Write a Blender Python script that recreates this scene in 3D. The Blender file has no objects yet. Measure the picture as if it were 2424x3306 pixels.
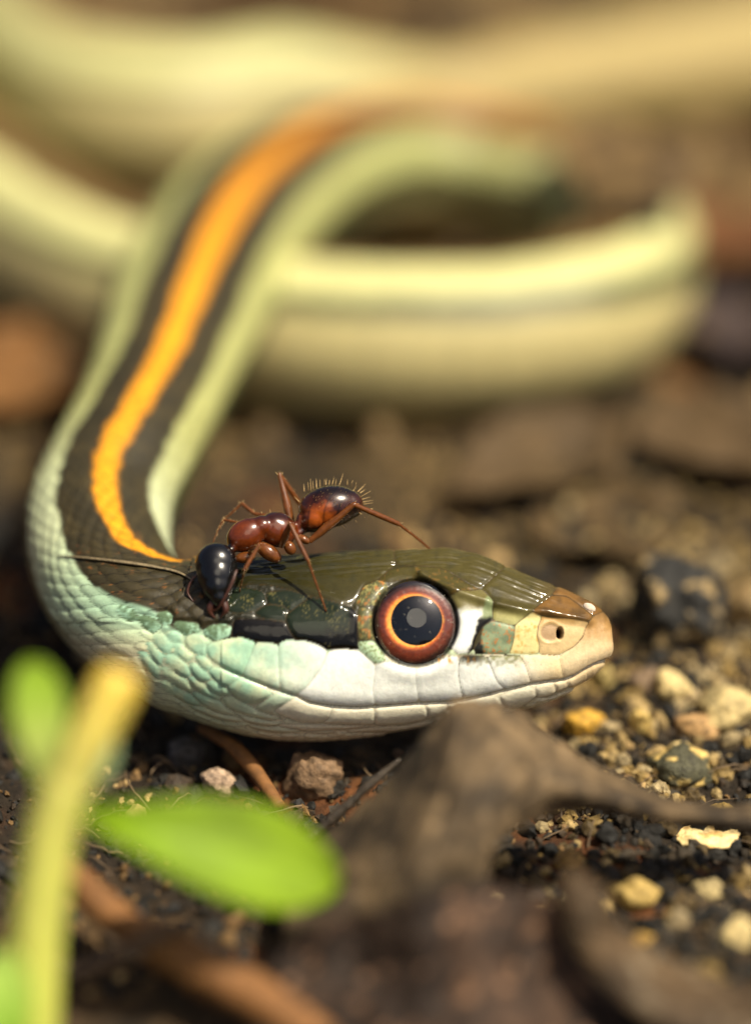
import bpy, bmesh, math, random
import numpy as np
from mathutils import Vector, Matrix
from mathutils.bvhtree import BVHTree

random.seed(7); rng = np.random.default_rng(7)
scene = bpy.context.scene
COL = scene.collection
scene.unit_settings.system = 'METRIC'
scene.unit_settings.scale_length = 0.002          # one unit is two millimetres: the snake's head is about two centimetres long

# ------------------------------------------------------------------ camera
PITCH = math.radians(31.0)
DIST = 70.0
FOC = Vector((0, 0, 6.03))                        # where the optical axis meets the focal plane
RIGHT = Vector((1, 0, 0)); UP = Vector((0, math.sin(PITCH), math.cos(PITCH))); BACK = Vector((0, -math.cos(PITCH), math.sin(PITCH)))
cam_d = bpy.data.cameras.new('camera'); cam = bpy.data.objects.new('camera', cam_d); COL.objects.link(cam)
cam.location = FOC + BACK * DIST
cam.rotation_euler = (math.pi / 2 - PITCH, 0, 0)
cam_d.sensor_fit = 'VERTICAL'; cam_d.sensor_height = 96.0
cam_d.lens = 96.0 * DIST / 22.53
cam_d.clip_start = 0.5; cam_d.clip_end = 2000
cam_d.dof.use_dof = True
cam_d.dof.focus_distance = DIST + 0.6
cam_d.dof.aperture_fstop = cam_d.lens * 0.001 / 2 / 2.85
scene.camera = cam

# ------------------------------------------------------------------ sky and sun
SUN = (0.42 * RIGHT + 0.68 * UP + 0.60 * BACK).normalized()
elev = math.asin(SUN.z); azim = math.atan2(SUN.x, SUN.y)
world = bpy.data.worlds.new('World'); scene.world = world; world.use_nodes = True
wn = world.node_tree; bg = wn.nodes['Background']; sky = wn.nodes.new('ShaderNodeTexSky')
sky.sky_type = 'NISHITA'; sky.sun_disc = False; sky.sun_elevation = elev; sky.sun_rotation = azim; sky.air_density = 0.8; sky.dust_density = 6.0
wn.links.new(sky.outputs[0], bg.inputs[0]); bg.inputs[1].default_value = 0.055
sun_d = bpy.data.lights.new('sun', 'SUN'); sun = bpy.data.objects.new('sun', sun_d); COL.objects.link(sun)
sun_d.energy = 4.6; sun_d.angle = math.radians(0.5); sun_d.color = (1.0, 0.90, 0.70)
sun.rotation_euler = SUN.to_track_quat('Z', 'Y').to_euler()
scene.view_settings.view_transform = 'Standard'; scene.view_settings.look = 'None'
scene.view_settings.gamma = 1.0; scene.view_settings.use_curve_mapping = False
scene.view_settings.exposure = 0.42

# ------------------------------------------------------------------ helpers
def V(px, py, d):
    """point at picture position (px, py) of a 1652-wide picture, d behind the focal plane"""
    s = (DIST + d) / DIST
    return FOC + RIGHT * ((px - 826) / 100 * s) + UP * ((1126 - py) / 100 * s) - BACK * d
def dground(px, py, h):
    """depth at which the sight line through (px, py) is h above the ground"""
    y = (1126 - py) / 100
    a = FOC.z + y * UP.z - h; b = y * UP.z / DIST - BACK.z
    return -a / b
def srgb(r, g, b):
    f = lambda c: (c / 255 / 12.92) if c / 255 <= 0.04045 else ((c / 255 + 0.055) / 1.055) ** 2.4
    return np.array([f(r), f(g), f(b)])

def vhash(ix, iy, iz, seed):
    n = (ix * 374761393 + iy * 668265263 + iz * 2147483647 + seed * 1274126177) & 0xffffffff
    n = ((n ^ (n >> 13)) * 1274126177) & 0xffffffff
    n = (n ^ (n >> 16)) & 0xffffffff
    return n / 4294967295.0
def noise3(p, seed=0):
    p = np.asarray(p, float); i = np.floor(p).astype(np.int64); f = p - i; f = f * f * (3 - 2 * f)
    r = 0
    for dx in (0, 1):
        for dy in (0, 1):
            for dz in (0, 1):
                w = (f[..., 0] if dx else 1 - f[..., 0]) * (f[..., 1] if dy else 1 - f[..., 1]) * (f[..., 2] if dz else 1 - f[..., 2])
                r = r + w * vhash(i[..., 0] + dx, i[..., 1] + dy, i[..., 2] + dz, seed)
    return r * 2 - 1
def fbm(p, seed=0, oct=4, gain=0.5):
    p = np.asarray(p, float); a = 1.0; r = 0; t = 0
    for o in range(oct):
        r = r + a * noise3(p * (2 ** o) + 17.3 * o, seed + o); t += a; a *= gain
    return r / t
def sstep(a, b, x):
    t = np.clip((x - a) / (b - a), 0, 1); return t * t * (3 - 2 * t)

def new_mesh(name, verts, faces, col=None, smooth=True):
    me = bpy.data.meshes.new(name)
    verts = np.asarray(verts, np.float32); faces = [np.asarray(f, np.int32) for f in (faces if isinstance(faces, list) else [faces])]
    me.vertices.add(len(verts)); me.vertices.foreach_set('co', verts.ravel())
    nl = sum(f.size for f in faces); nf = sum(len(f) for f in faces)
    me.loops.add(nl); me.polygons.add(nf)
    me.loops.foreach_set('vertex_index', np.concatenate([f.ravel() for f in faces]))
    tot = np.concatenate([np.full(len(f), f.shape[1], np.int32) for f in faces])
    st = np.concatenate([[0], np.cumsum(tot)[:-1]]).astype(np.int32)
    me.polygons.foreach_set('loop_start', st); me.polygons.foreach_set('loop_total', tot)
    me.polygons.foreach_set('use_smooth', np.full(nf, smooth))
    me.update(calc_edges=True); me.validate()
    if col is not None:
        c = np.ones((len(verts), 4), np.float32); c[:, :3] = col
        a = me.color_attributes.new('Col', 'FLOAT_COLOR', 'POINT'); a.data.foreach_set('color', c.ravel())
    return me
def link(name, me, mat=None, parent=None, **props):
    o = bpy.data.objects.new(name, me); COL.objects.link(o)
    if mat is not None and me is not None and len(me.materials) == 0: me.materials.append(mat)
    if parent is not None: o.parent = parent; o.matrix_parent_inverse = Matrix.Translation(-parent.location)
    for k, v in props.items(): o[k] = v
    return o
def thing(name, loc, label, category, group=None):
    o = bpy.data.objects.new(name, None); COL.objects.link(o); o.location = loc; o.empty_display_size = 0.3
    o['label'] = label; o['category'] = category
    if group: o['group'] = group
    return o

def mat(name, color=None, rough=0.6, attr=False, spec=0.5, coat=0.0, coat_rough=0.1, sss=0.0, sss_r=(1, .5, .3), sss_s=0.1, var=0.15, nscale=8.0, bump=0.0, bscale=30.0, trans=0.0, bdist=0.02, backtrans=0.0):
    m = bpy.data.materials.new(name); m.use_nodes = True; nt = m.node_tree; b = nt.nodes['Principled BSDF']
    tc = nt.nodes.new('ShaderNodeTexCoord'); no = nt.nodes.new('ShaderNodeTexNoise'); no.inputs['Scale'].default_value = nscale; no.inputs['Detail'].default_value = 5
    nt.links.new(tc.outputs['Object'], no.inputs['Vector'])
    if attr:
        c = nt.nodes.new('ShaderNodeAttribute'); c.attribute_name = 'Col'; src = c.outputs['Color']
    else:
        c = nt.nodes.new('ShaderNodeRGB'); c.outputs[0].default_value = (*color, 1); src = c.outputs[0]
    mr = nt.nodes.new('ShaderNodeMapRange'); mr.inputs['From Min'].default_value = 0.3; mr.inputs['From Max'].default_value = 0.7
    mr.inputs['To Min'].default_value = 1 - var; mr.inputs['To Max'].default_value = 1 + var
    nt.links.new(no.outputs['Fac'], mr.inputs['Value'])
    mx = nt.nodes.new('ShaderNodeVectorMath'); mx.operation = 'SCALE'; nt.links.new(src, mx.inputs[0]); nt.links.new(mr.outputs[0], mx.inputs['Scale'])
    nt.links.new(mx.outputs[0], b.inputs['Base Color'])
    b.inputs['Roughness'].default_value = rough; b.inputs['Specular IOR Level'].default_value = spec
    b.inputs['Coat Weight'].default_value = coat; b.inputs['Coat Roughness'].default_value = coat_rough
    if sss > 0:
        b.inputs['Subsurface Weight'].default_value = sss; b.inputs['Subsurface Radius'].default_value = sss_r; b.inputs['Subsurface Scale'].default_value = sss_s
    if trans > 0: b.inputs['Transmission Weight'].default_value = trans
    if bump > 0:
        n2 = nt.nodes.new('ShaderNodeTexNoise'); n2.inputs['Scale'].default_value = bscale; n2.inputs['Detail'].default_value = 6
        nt.links.new(tc.outputs['Object'], n2.inputs['Vector'])
        bp = nt.nodes.new('ShaderNodeBump'); bp.inputs['Strength'].default_value = bump; bp.inputs['Distance'].default_value = bdist
        nt.links.new(n2.outputs['Fac'], bp.inputs['Height']); nt.links.new(bp.outputs[0], b.inputs['Normal'])
    if backtrans > 0:
        out = nt.nodes['Material Output']; tr = nt.nodes.new('ShaderNodeBsdfTranslucent'); ms = nt.nodes.new('ShaderNodeMixShader'); ms.inputs[0].default_value = backtrans
        nt.links.new(mx.outputs[0], tr.inputs[0]); nt.links.new(b.outputs[0], ms.inputs[1]); nt.links.new(tr.outputs[0], ms.inputs[2]); nt.links.new(ms.outputs[0], out.inputs['Surface'])
    return m

def smooth_path(ctrl, n):
    """Catmull-Rom through rows of ctrl (any number of columns)"""
    c = np.asarray(ctrl, float); P = np.vstack([2 * c[0] - c[1], c, 2 * c[-1] - c[-2]])
    t = np.linspace(0, len(c) - 1 - 1e-9, n); i = t.astype(int); f = (t - i)[:, None]
    p0, p1, p2, p3 = P[i], P[i + 1], P[i + 2], P[i + 3]
    return 0.5 * (2 * p1 + (p2 - p0) * f + (2 * p0 - 5 * p1 + 4 * p2 - p3) * f * f + (3 * p1 - p0 - 3 * p2 + p3) * f ** 3)
def tube(pts, rad, nseg=12, flat=1.0, rough=0.0, rs=3.0, seed=1, cap=True):
    """tapering tube: vertices and faces"""
    P = np.asarray([tuple(p) for p in pts], float); r = np.asarray(rad, float); n = len(P)
    T = np.gradient(P, axis=0); T /= np.linalg.norm(T, axis=1)[:, None] + 1e-9
    u = np.cross(T[0], [0.3, 0.2, 1.0]); u /= np.linalg.norm(u); U = [u]
    for k in range(1, n):
        u = U[-1] - T[k] * np.dot(U[-1], T[k]); U.append(u / np.linalg.norm(u))
    U = np.array(U); W = np.cross(T, U)
    a = np.linspace(0, 2 * math.pi, nseg, endpoint=False)
    v = P[:, None, :] + r[:, None, None] * (np.cos(a)[None, :, None] * U[:, None, :] + flat * np.sin(a)[None, :, None] * W[:, None, :])
    if rough > 0:
        nn = fbm(v * rs, seed, 4); v = P[:, None, :] + (v - P[:, None, :]) * (1 + rough * nn[..., None])
    v = v.reshape(-1, 3)
    i = np.arange(n - 1)[:, None] * nseg; j = np.arange(nseg)[None, :]; j2 = (j + 1) % nseg
    f = [np.stack([i + j, i + j2, i + nseg + j2, i + nseg + j], -1).reshape(-1, 4)]
    if cap:
        v = np.vstack([v, P[0], P[-1]]); k = len(v)
        jj = np.arange(nseg); f.append(np.vstack([np.stack([jj[::-1] * 0 + k - 2, (jj + 1) % nseg, jj], -1), np.stack([jj * 0 + k - 1, (n - 1) * nseg + jj, (n - 1) * nseg + (jj + 1) % nseg], -1)]))
    return v, f
def join(parts):
    vs, q, t, o = [], [], [], 0
    for v, fl in parts:
        for f in (fl if isinstance(fl, list) else [fl]): (q if f.shape[1] == 4 else t).append(f + o)
        vs.append(v); o += len(v)
    fs = ([np.vstack(q)] if q else []) + ([np.vstack(t)] if t else [])
    return np.vstack(vs), fs
_ico = {}
def ico(sub):
    if sub not in _ico:
        bm = bmesh.new(); bmesh.ops.create_icosphere(bm, subdivisions=sub, radius=1)
        _ico[sub] = (np.array([v.co[:] for v in bm.verts]), np.array([[v.index for v in f.verts] for f in bm.faces])); bm.free()
    return _ico[sub]
def rotm(rz=None):
    q = rng.normal(size=4); q /= np.linalg.norm(q); w, x, y, z = q
    return np.array([[1 - 2 * (y * y + z * z), 2 * (x * y - z * w), 2 * (x * z + y * w)], [2 * (x * y + z * w), 1 - 2 * (x * x + z * z), 2 * (y * z - x * w)], [2 * (x * z - y * w), 2 * (y * z + x * w), 1 - 2 * (x * x + y * y)]])
def rock(size, sub=3, amp=0.35, seed=0, sc=(1, 1, 1), facet=0.0, freq=1.3):
    v, f = ico(sub); n = fbm(v * freq + seed * 7.1, seed, 4, 0.55)
    w = v * (1 + amp * n)[:, None]
    for k in range(5):                            # a few broken flats
        d = rng.normal(size=3); d /= np.linalg.norm(d); lim = 0.72 + 0.15 * rng.random(); e = w @ d
        w = w - np.clip(e - lim, 0, None)[:, None] * d * 0.85
    w = (w * np.array(sc)) @ rotm().T if facet == 0 else w * np.array(sc)
    return w * size, f

# ================================================================== THE SNAKE
# --- body line: head to tail, picture position and depth
def G(px, py, h): return (px, py, dground(px, py, h))
# columns: px, py, depth, half height, half width, dorsal roll (0 = screen up, 1 = world up, -x = leaning away), exponent
head_x  = [1344, 1342, 1337, 1325, 1300, 1250, 1200, 1150, 1100, 1040, 980, 913, 850, 780, 700, 620, 540, 470, 400]
head_t  = [1402, 1376, 1362, 1346, 1327, 1303, 1283, 1263, 1242, 1218, 1209, 1209, 1211, 1214, 1218, 1224, 1229, 1232, 1232]
head_b  = [1406, 1432, 1448, 1461, 1484, 1516, 1540, 1556, 1566, 1580, 1591, 1602, 1612, 1620, 1626, 1625, 1613, 1592, 1562]
head_w  = [0.03, 0.26, 0.38, 0.50, 0.64, 0.82, 0.95, 1.07, 1.18, 1.30, 1.40, 1.50, 1.60, 1.72, 1.82, 1.86, 1.84, 1.78, 1.68]
head_d  = [1.08, 1.08, 1.10, 1.12, 1.15, 1.20, 1.26, 1.32, 1.38, 1.45, 1.52, 1.60, 1.66, 1.72, 1.78, 1.80, 1.80, 1.80, 1.82]
rows = []
neck = [  # px, py, d, hh, W, roll
    (325, 1366, 1.95, 1.47, 1.55, 0.05), (262, 1318, 2.5, 1.44, 1.52, 0.35), (226, 1245, 3.4, 1.46, 1.56, 0.75),
    (216, 1180, 4.2, 1.5, 1.62, 1.0), (226, 1112, 5.0, 1.52, 1.64, 1.0), (270, 1018, 6.0, 1.55, 1.64, 1.0), (320, 918, 7.3, 1.6, 1.68, 1.0),
    (362, 815, 8.8, 1.7, 1.82, 1.0), (403, 712, 10.4, 1.8, 2.0, 1.0), (450, 612, 12.2, 1.85, 2.08, 1.0), (522, 508, 14.2, 1.85, 2.08, 1.0),
    (632, 418, 16.4, 1.8, 1.95, 1.0), (760, 366, 18.3, 1.75, 1.85, 1.1), (900, 350, 19.8, 1.75, 1.85, 1.15), (1050, 366, 20.2, 1.75, 1.85, 1.1), (1190, 405, 19.6, 1.8, 1.9, .8)]
body = [(1300, 460, 1.9, .2), (1368, 540, 2.0, -.1), (1355, 630, 2.1, -.3), (1265, 700, 2.15, -.3), (1100, 738, 2.15, -.3), (900, 748, 2.2, -.3), (700, 738, 2.2, -.3),
        (500, 700, 2.2, -.3), (300, 640, 2.2, -.3), (120, 550, 2.2, -.3), (-60, 430, 2.3, -.3), (-240, 260, 2.3, -.3), (-330, 80, 2.3, -.2), (-250, -80, 2.3, -.2), (-80, -60, 2.3, -.2), (60, 90, 2.35, -.2), (200, 220, 2.4, -.2), (380, 260, 2.4, -.2),
        (600, 228, 2.3, -.2), (790, 236, 1.9, -.2), (980, 235, 1.5, -.2), (1200, 195, 1.7, -.2), (1440, 165, 1.9, -.2), (1700, 140, 2.1, 0), (1950, 160, 2.0, 0), (2200, 230, 1.8, 0)]
neck_rows = [list(n) + [2.15] for n in neck]
neck_rows = [[a, b, c * (1 + 0.19 * min(1, max(0, (c - 4) / 8))), *q] for a, b, c, *q in neck_rows]
for (px, py, r, roll) in body:
    neck_rows.append([px, py, dground(px, py, r * 0.9), r, r * 1.0, roll, 2.1])
hx = np.array(head_x, float)
xs = np.concatenate([1344 - (np.linspace(0, 1, 46) ** 2) * 60, np.arange(1283, 399, -2.1)])
order = np.argsort(hx)
ip = lambda a: np.interp(xs, hx[order], np.array(a, float)[order])
def smooth1(y, k=9):
    y2 = np.concatenate([np.full(k, y[0]), y, y[-k:] * 0 + y[-1]]); ker = np.hanning(2 * k + 1); ker /= ker.sum()
    return np.concatenate([y[:40], np.convolve(y2, ker, 'same')[k:-k][40:]]) if len(y) > 60 else y
def tipfit(a):                                      # smooth interpolation, linear near the very tip
    h = ip(a); return smooth1(h, 12)
T_, B_, W_, D_ = tipfit(head_t), tipfit(head_b), tipfit(head_w), tipfit(head_d)
HR = np.stack([xs, (T_ + B_) / 2, D_, (B_ - T_) / 200 * (1 + D_ / DIST), W_, xs * 0, xs * 0 + 2.35], 1)
# neck and body: spline in control rows, resampled with a step that grows with blur
ctrl = np.vstack([HR[-40], HR[-1], np.array(neck_rows)])
raw = smooth_path(ctrl[1:], 3000)
def to_world_arr(R):
    s = (DIST + R[:, 2]) / DIST
    X = (R[:, 0] - 826) / 100 * s; Y = (1126 - R[:, 1]) / 100 * s
    return np.stack([X, Y, -R[:, 2]], 1)          # view space: right, up, toward camera
VW = to_world_arr(raw); seg = np.concatenate([[0], np.cumsum(np.linalg.norm(np.diff(VW, axis=0), axis=1))])
st = [0.03]; 
while st[-1] < seg[-1]:
    s_ = st[-1]; st.append(s_ + (0.034 if s_ < 7.5 else min(0.13, 0.034 + (s_ - 7.5) * 0.02)))
st = np.array(st[:-1])
NR = np.stack([np.interp(st, seg, raw[:, k]) for k in range(7)], 1)
R = np.vstack([HR, NR]); NH = len(HR)
C = to_world_arr(R); S_ = np.concatenate([[0], np.cumsum(np.linalg.norm(np.diff(C, axis=0), axis=1))]); S_ -= S_[NH - 1]
T = np.gradient(C, axis=0)
for _ in range(3): T[NH - 30:NH + 60] = (T[NH - 31:NH + 59] + T[NH - 30:NH + 60] + T[NH - 29:NH + 61]) / 3
T /= np.linalg.norm(T, axis=1)[:, None]
# the head keeps upright sections
wgt = sstep(-1.2, 0.6, S_)[:, None]; T = T * wgt + np.array([-1.0, 0, 0]) * (1 - wgt); T /= np.linalg.norm(T, axis=1)[:, None]
up_view = np.array([0, math.cos(PITCH), math.sin(PITCH)]); D0 = np.array([0, 1.0, 0]) * (1 - R[:, 5:6]) + up_view * R[:, 5:6]; kx = np.interp(S_, [1.2, 3.0, 6, 10, 22, 29], [0, .12, .2, .32, .34, 0]); D0 = D0 + np.array([1.0, 0, 0]) * kx[:, None]
Dd = D0 - T * np.sum(D0 * T, 1)[:, None]; Dd /= np.linalg.norm(Dd, axis=1)[:, None]
Sd = np.cross(Dd, T)
# ring angles, even along the near flank (denser) and the far flank
def ring(p, n, hw=1.0):
    a = np.linspace(0, math.pi, 2000); x = np.abs(np.sin(a)) ** (2 / p); y = np.sign(np.cos(a)) * np.abs(np.cos(a)) ** (2 / p)
    L = np.concatenate([[0], np.cumsum(np.hypot(np.diff(x), np.diff(y)))]); return np.interp(np.linspace(0, L[-1], n), L, a)
NN, NF = 200, 90
an = ring(2.35, NN + 1); af = ring(2.35, NF + 1)
ANG = np.concatenate([an[:-1], 2 * math.pi - af[::-1][:-1]]); NA = len(ANG)
TH = np.minimum(ANG, 2 * math.pi - ANG)              # angle from the spine, both flanks
ex = R[:, 6:7]
cy = np.sign(np.cos(ANG))[None] * np.abs(np.cos(ANG))[None] ** (2 / ex); cz = np.sign(np.sin(ANG))[None] * np.abs(np.sin(ANG))[None] ** (2 / ex)
# heads are narrower at the crown than at the cheek
crown = (1 - sstep(-0.5, 1.2, S_))[:, None]
cz = cz * (1 - crown * 0.16 * sstep(0.2, 1.0, cy)) * (1 - crown * 0.10 * sstep(0.3, 1.0, -cy))
Pv = C[:, None] + Dd[:, None] * (R[:, 3, None, None] * cy[..., None]) + Sd[:, None] * (R[:, 4, None, None] * cz[..., None])
# normals of the smooth surface
def grid_normals(P):
    du = np.gradient(P, axis=0); dv = np.roll(P, -1, 1) - np.roll(P, 1, 1)
    n = np.cross(dv, du); n /= np.linalg.norm(n, axis=2)[..., None] + 1e-12
    cdir = P - C[:, None]; sg = np.sign(np.sum(n * cdir, 2)); sg[sg == 0] = 1
    return n * sg[..., None]
Nv = grid_normals(Pv)
# picture coordinates of every point of the near side, mirrored to the far side
ys = C[:, 1][:, None] + (R[:, 3, None] * cy); ss = 1 + R[:, 2, None] / DIST
PX = np.repeat(R[:, 0:1], NA, 1); PY = 1126 - ys * 100 / ss
near = Pv.copy(); dz = (R[:, 2, None] - R[:, 4, None] * np.abs(cz)); sf = (DIST + dz) / DIST
PX = 826 + (near[..., 0]) * 100 / sf; PY = 1126 - near[..., 1] * 100 / sf
inhead = (S_[:, None] < 0.9) & np.ones((1, NA), bool)

r1 = lambda *a: [(681.5 + x / 2.2868, 1158.6 + y / 2.2868) for x, y in a]
r2 = lambda *a: [(54.5 + x / 2.2868, 1158.6 + y / 2.2868) for x, y in a]
r6 = lambda *a: [(272.6 + x / 4.040, 1397.1 + y / 4.040) for x, y in a]
SC = []   # (kind, polygon, bulge)
def sc(kind, poly, b=1.0): SC.append((kind, poly, b))
# upper lip
sc('rostral', r1((1250,650),(1330,602),(1372,555),(1388,500),(1425,450),(1478,425),(1560,470),(1580,560),(1540,640),(1492,662),(1440,682),(1395,705),(1330,745),(1275,765),(1262,700)))
sc('lipf', r1((1062,645),(1150,642),(1250,650),(1262,700),(1275,765),(1190,775),(1115,788),(1090,710)))
sc('lipg', r1((890,650),(980,645),(1062,645),(1090,710),(1115,788),(985,818),(940,770),(910,700)))
sc('lipg2', r1((755,655),(820,645),(890,650),(910,700),(940,770),(985,818),(830,855),(770,866),(752,780),(745,715)))
sc('lip', r1((535,712),(600,695),(680,655),(715,645),(755,655),(745,715),(752,780),(770,866),(700,878),(550,884),(532,760)))
sc('lip', r1((330,690),(385,672),(440,690),(500,705),(535,712),(532,760),(550,884),(330,902),(318,820),(325,760)))
sc('lip', r1((95,625),(140,616),(200,616),(250,622),(330,690),(325,760),(318,820),(330,902),(230,907),(100,897),(0,880),(-70,845),(0,790),(65,700)), 1.3)
sc('lipm', r2((1277,590),(1310,570),(1400,570),(1470,590),(1525,622),(1500,700),(1430,790),(1368,848),(1285,825)), 1.3)
sc('lipm', r2((1165,580),(1215,582),(1277,590),(1282,700),(1285,825),(1190,790),(1098,752),(1130,670)), 1.2)
sc('mint', r2((945,578),(1020,562),(1090,554),(1165,580),(1130,670),(1098,752),(1000,708),(935,670),(912,625),(920,595)), 1.2)
# nose and face
sc('nasal', r1((1030,495),(1068,465),(1110,437),(1165,455),(1147,500),(1142,550),(1155,600),(1150,641),(1000,641),(1018,595),(1028,545)))
sc('nasal2', r1((1110,437),(1160,452),(1200,460),(1290,468),(1395,487),(1388,510),(1370,555),(1330,602),(1250,648),(1150,641),(1155,600),(1142,550),(1147,500),(1165,455)))
sc('internasal', r1((1112,436),(1150,395),(1215,345),(1290,350),(1350,392),(1425,450),(1395,487),(1290,468),(1160,450)))
sc('internasal', r1((1215,345),(1240,310),(1200,250),(1330,280),(1500,360),(1540,420),(1478,425),(1425,450),(1350,392),(1290,350)))
sc('prefrontal', r1((860,312),(930,250),(1030,160),(1240,230),(1260,300),(1215,345),(1150,395),(1112,437),(1068,465),(1030,497),(975,485),(920,470),(918,375),(888,335)))
sc('supraocular', r1((345,272),(400,222),(470,205),(540,202),(640,208),(700,230),(750,260),(800,290),(860,312),(780,330),(700,352),(640,320),(580,290),(480,268),(390,290)))
sc('preocular', r1((700,352),(780,330),(860,312),(890,335),(915,372),(920,468),(870,500),(835,560),(820,628),(745,642),(700,600),(700,400)))
sc('loreal', r1((920,470),(975,485),(1030,497),(1028,545),(1018,595),(1000,641),(900,643),(830,640),(825,610),(855,570),(870,500)))
sc('postocular', r1((240,360),(270,300),(345,272),(390,290),(400,360),(320,402),(240,402),(230,380)))
sc('postocular', r1((243,410),(305,410),(340,500),(340,572),(250,570),(240,500)))
sc('postocular2', r1((240,575),(320,572),(360,620),(385,672),(330,688),(285,665),(250,625)))
sc('frontal', r1((430,195),(540,202),(640,208),(700,230),(750,260),(860,312),(930,250),(1030,160),(1050,60),(700,60),(420,60)))
sc('parietal', r1((430,195),(400,222),(345,272),(270,300),(240,360),(205,402),(160,397),(80,370),(-10,355),(-90,330),(-210,305),(-400,300),(-420,60),(420,60)))
sc('temporal', r1((0,362),(80,375),(160,400),(215,405),(240,440),(243,570),(250,622),(200,612),(140,612),(95,622),(0,578),(-70,570),(-105,520),(-125,450),(-60,400)), 1.6)
sc('temporal', r2((1210,335),(1340,325),(1440,350),(1455,378),(1400,400),(1350,440),(1300,400),(1225,390)), 1.4)
sc('temporal', r2((1070,305),(1205,330),(1220,385),(1150,430),(1070,440),(1000,420),(1000,310)), 1.4)
sc('temporal', r2((1150,435),(1222,390),(1300,402),(1350,440),(1330,480),(1200,462)), 1.4)
sc('black', r2((1050,462),(1180,462),(1330,482),(1380,520),(1440,575),(1400,570),(1310,570),(1277,590),(1165,580),(1090,554),(1040,560)))
# lower lip
def il(*a): sc('under', r1(*a), 0.9)
il((-70,850),(0,884),(115,906),(100,950),(60,985),(-40,985),(-130,955),(-185,920))
il((115,906),(230,911),(326,906),(326,996),(200,990),(60,985),(100,950))
il((326,906),(450,896),(580,889),(596,950),(560,975),(470,992),(326,998))
il((580,889),(640,885),(692,884),(692,910),(660,945),(596,955))
il((692,884),(830,860),(945,842),(975,890),(985,905),(880,915),(780,930),(692,910))
il((945,842),(1050,812),(1130,798),(1137,850),(1090,885),(1040,915),(985,905),(970,890))
il((1130,798),(1180,785),(1225,778),(1237,830),(1190,850),(1137,855))
il((1225,778),(1280,770),(1290,768),(1297,802),(1237,832))
il((1290,768),(1330,752),(1395,712),(1440,690),(1500,675),(1440,740),(1340,795),(1297,805))
il((60,990),(200,995),(330,1002),(180,1020),(0,1030),(-150,1005),(-160,990))
il((330,1003),(470,997),(560,980),(640,960),(600,1000),(450,1030),(200,1035),(180,1022))
# cheek and neck scales, overlapping: the ones nearer the mouth lie on top
k6 = lambda *a: sc('mint', r6(*a), 1.15)
k6((1170,630),(1335,510),(1395,495),(1600,572),(1560,625),(1425,720),(1300,702),(1200,665))
k6((915,455),(985,400),(1050,367),(1190,425),(1335,507),(1270,550),(1175,612),(1080,602),(990,555))
k6((745,325),(800,268),(920,305),(1050,367),(1000,420),(905,452),(850,432),(790,382))
k6((635,180),(690,170),(735,190),(800,268),(745,325),(690,290),(645,232))
k6((575,255),(635,235),(690,290),(745,325),(785,385),(710,422),(650,392),(600,332))
k6((720,425),(790,388),(850,432),(905,455),(970,532),(862,542),(780,502))
k6((570,380),(615,355),(715,425),(780,500),(862,545),(852,577),(720,532),(620,470))
k6((870,548),(975,537),(1080,602),(1200,668),(1300,704),(1415,745),(1300,757),(1100,712),(920,642))
k6((1430,742),(1500,680),(1600,575),(1760,600),(1900,640),(1830,740),(1700,775),(1560,765))
k6((600,515),(640,492),(720,532),(858,580),(915,642),(1015,712),(850,692),(700,622))
k6((1012,712),(1100,714),(1300,760),(1390,765),(1448,800),(1250,807),(1090,772))
k6((1412,750),(1430,744),(1560,768),(1700,778),(1650,800),(1440,797))
k6((1450,802),(1560,802),(1700,800),(1900,860),(1800,880),(1600,860))
k6((1090,785),(1250,810),(1450,807),(1590,858),(1400,872),(1150,832))
k6((360,180),(400,160),(440,157),(570,252),(605,350),(560,382),(450,322),(385,242))
k6((435,70),(480,60),(530,72),(560,130),(633,182),(570,250),(500,215),(450,152))
k6((330,290),(368,265),(450,330),(560,383),(620,470),(600,512),(480,462),(380,382))
k6((320,410),(378,385),(480,463),(600,517),(700,625),(600,622),(450,542),(360,472))
k6((560,625),(700,625),(850,693),(1010,717),(1085,777),(900,762),(700,692))
k6((205,60),(258,50),(300,120),(363,172),(330,282),(250,212),(215,132))
k6((130,140),(205,140),(250,212),(330,284),(318,402),(220,322),(150,222))
k6((535,60),(560,10),(620,-20),(690,-15),(785,60),(760,120),(725,192),(640,167),(570,122))
k6((260,-20),(360,-22),(440,70),(430,152),(365,167),(300,120),(262,50))
k6((360,-22),(430,-50),(480,-40),(540,0),(530,70),(440,70))
sc('mint2', r2((745,490),(765,470),(880,482),(882,540),(810,553),(770,520)), 1.2)
sc('mint2', r2((898,520),(930,495),(1000,485),(1045,500),(1032,552),(960,578),(905,550)), 1.6)
sc('mint2', r2((665,430),(720,420),(752,450),(740,490),(700,500),(670,470)), 1.3)
sc('mint2', r2((565,460),(600,440),(660,460),(700,500),(650,540),(600,510)), 1.2)
sc('mint2', r2((465,400),(500,385),(560,420),(580,470),(520,480),(470,440)), 1.2)

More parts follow.
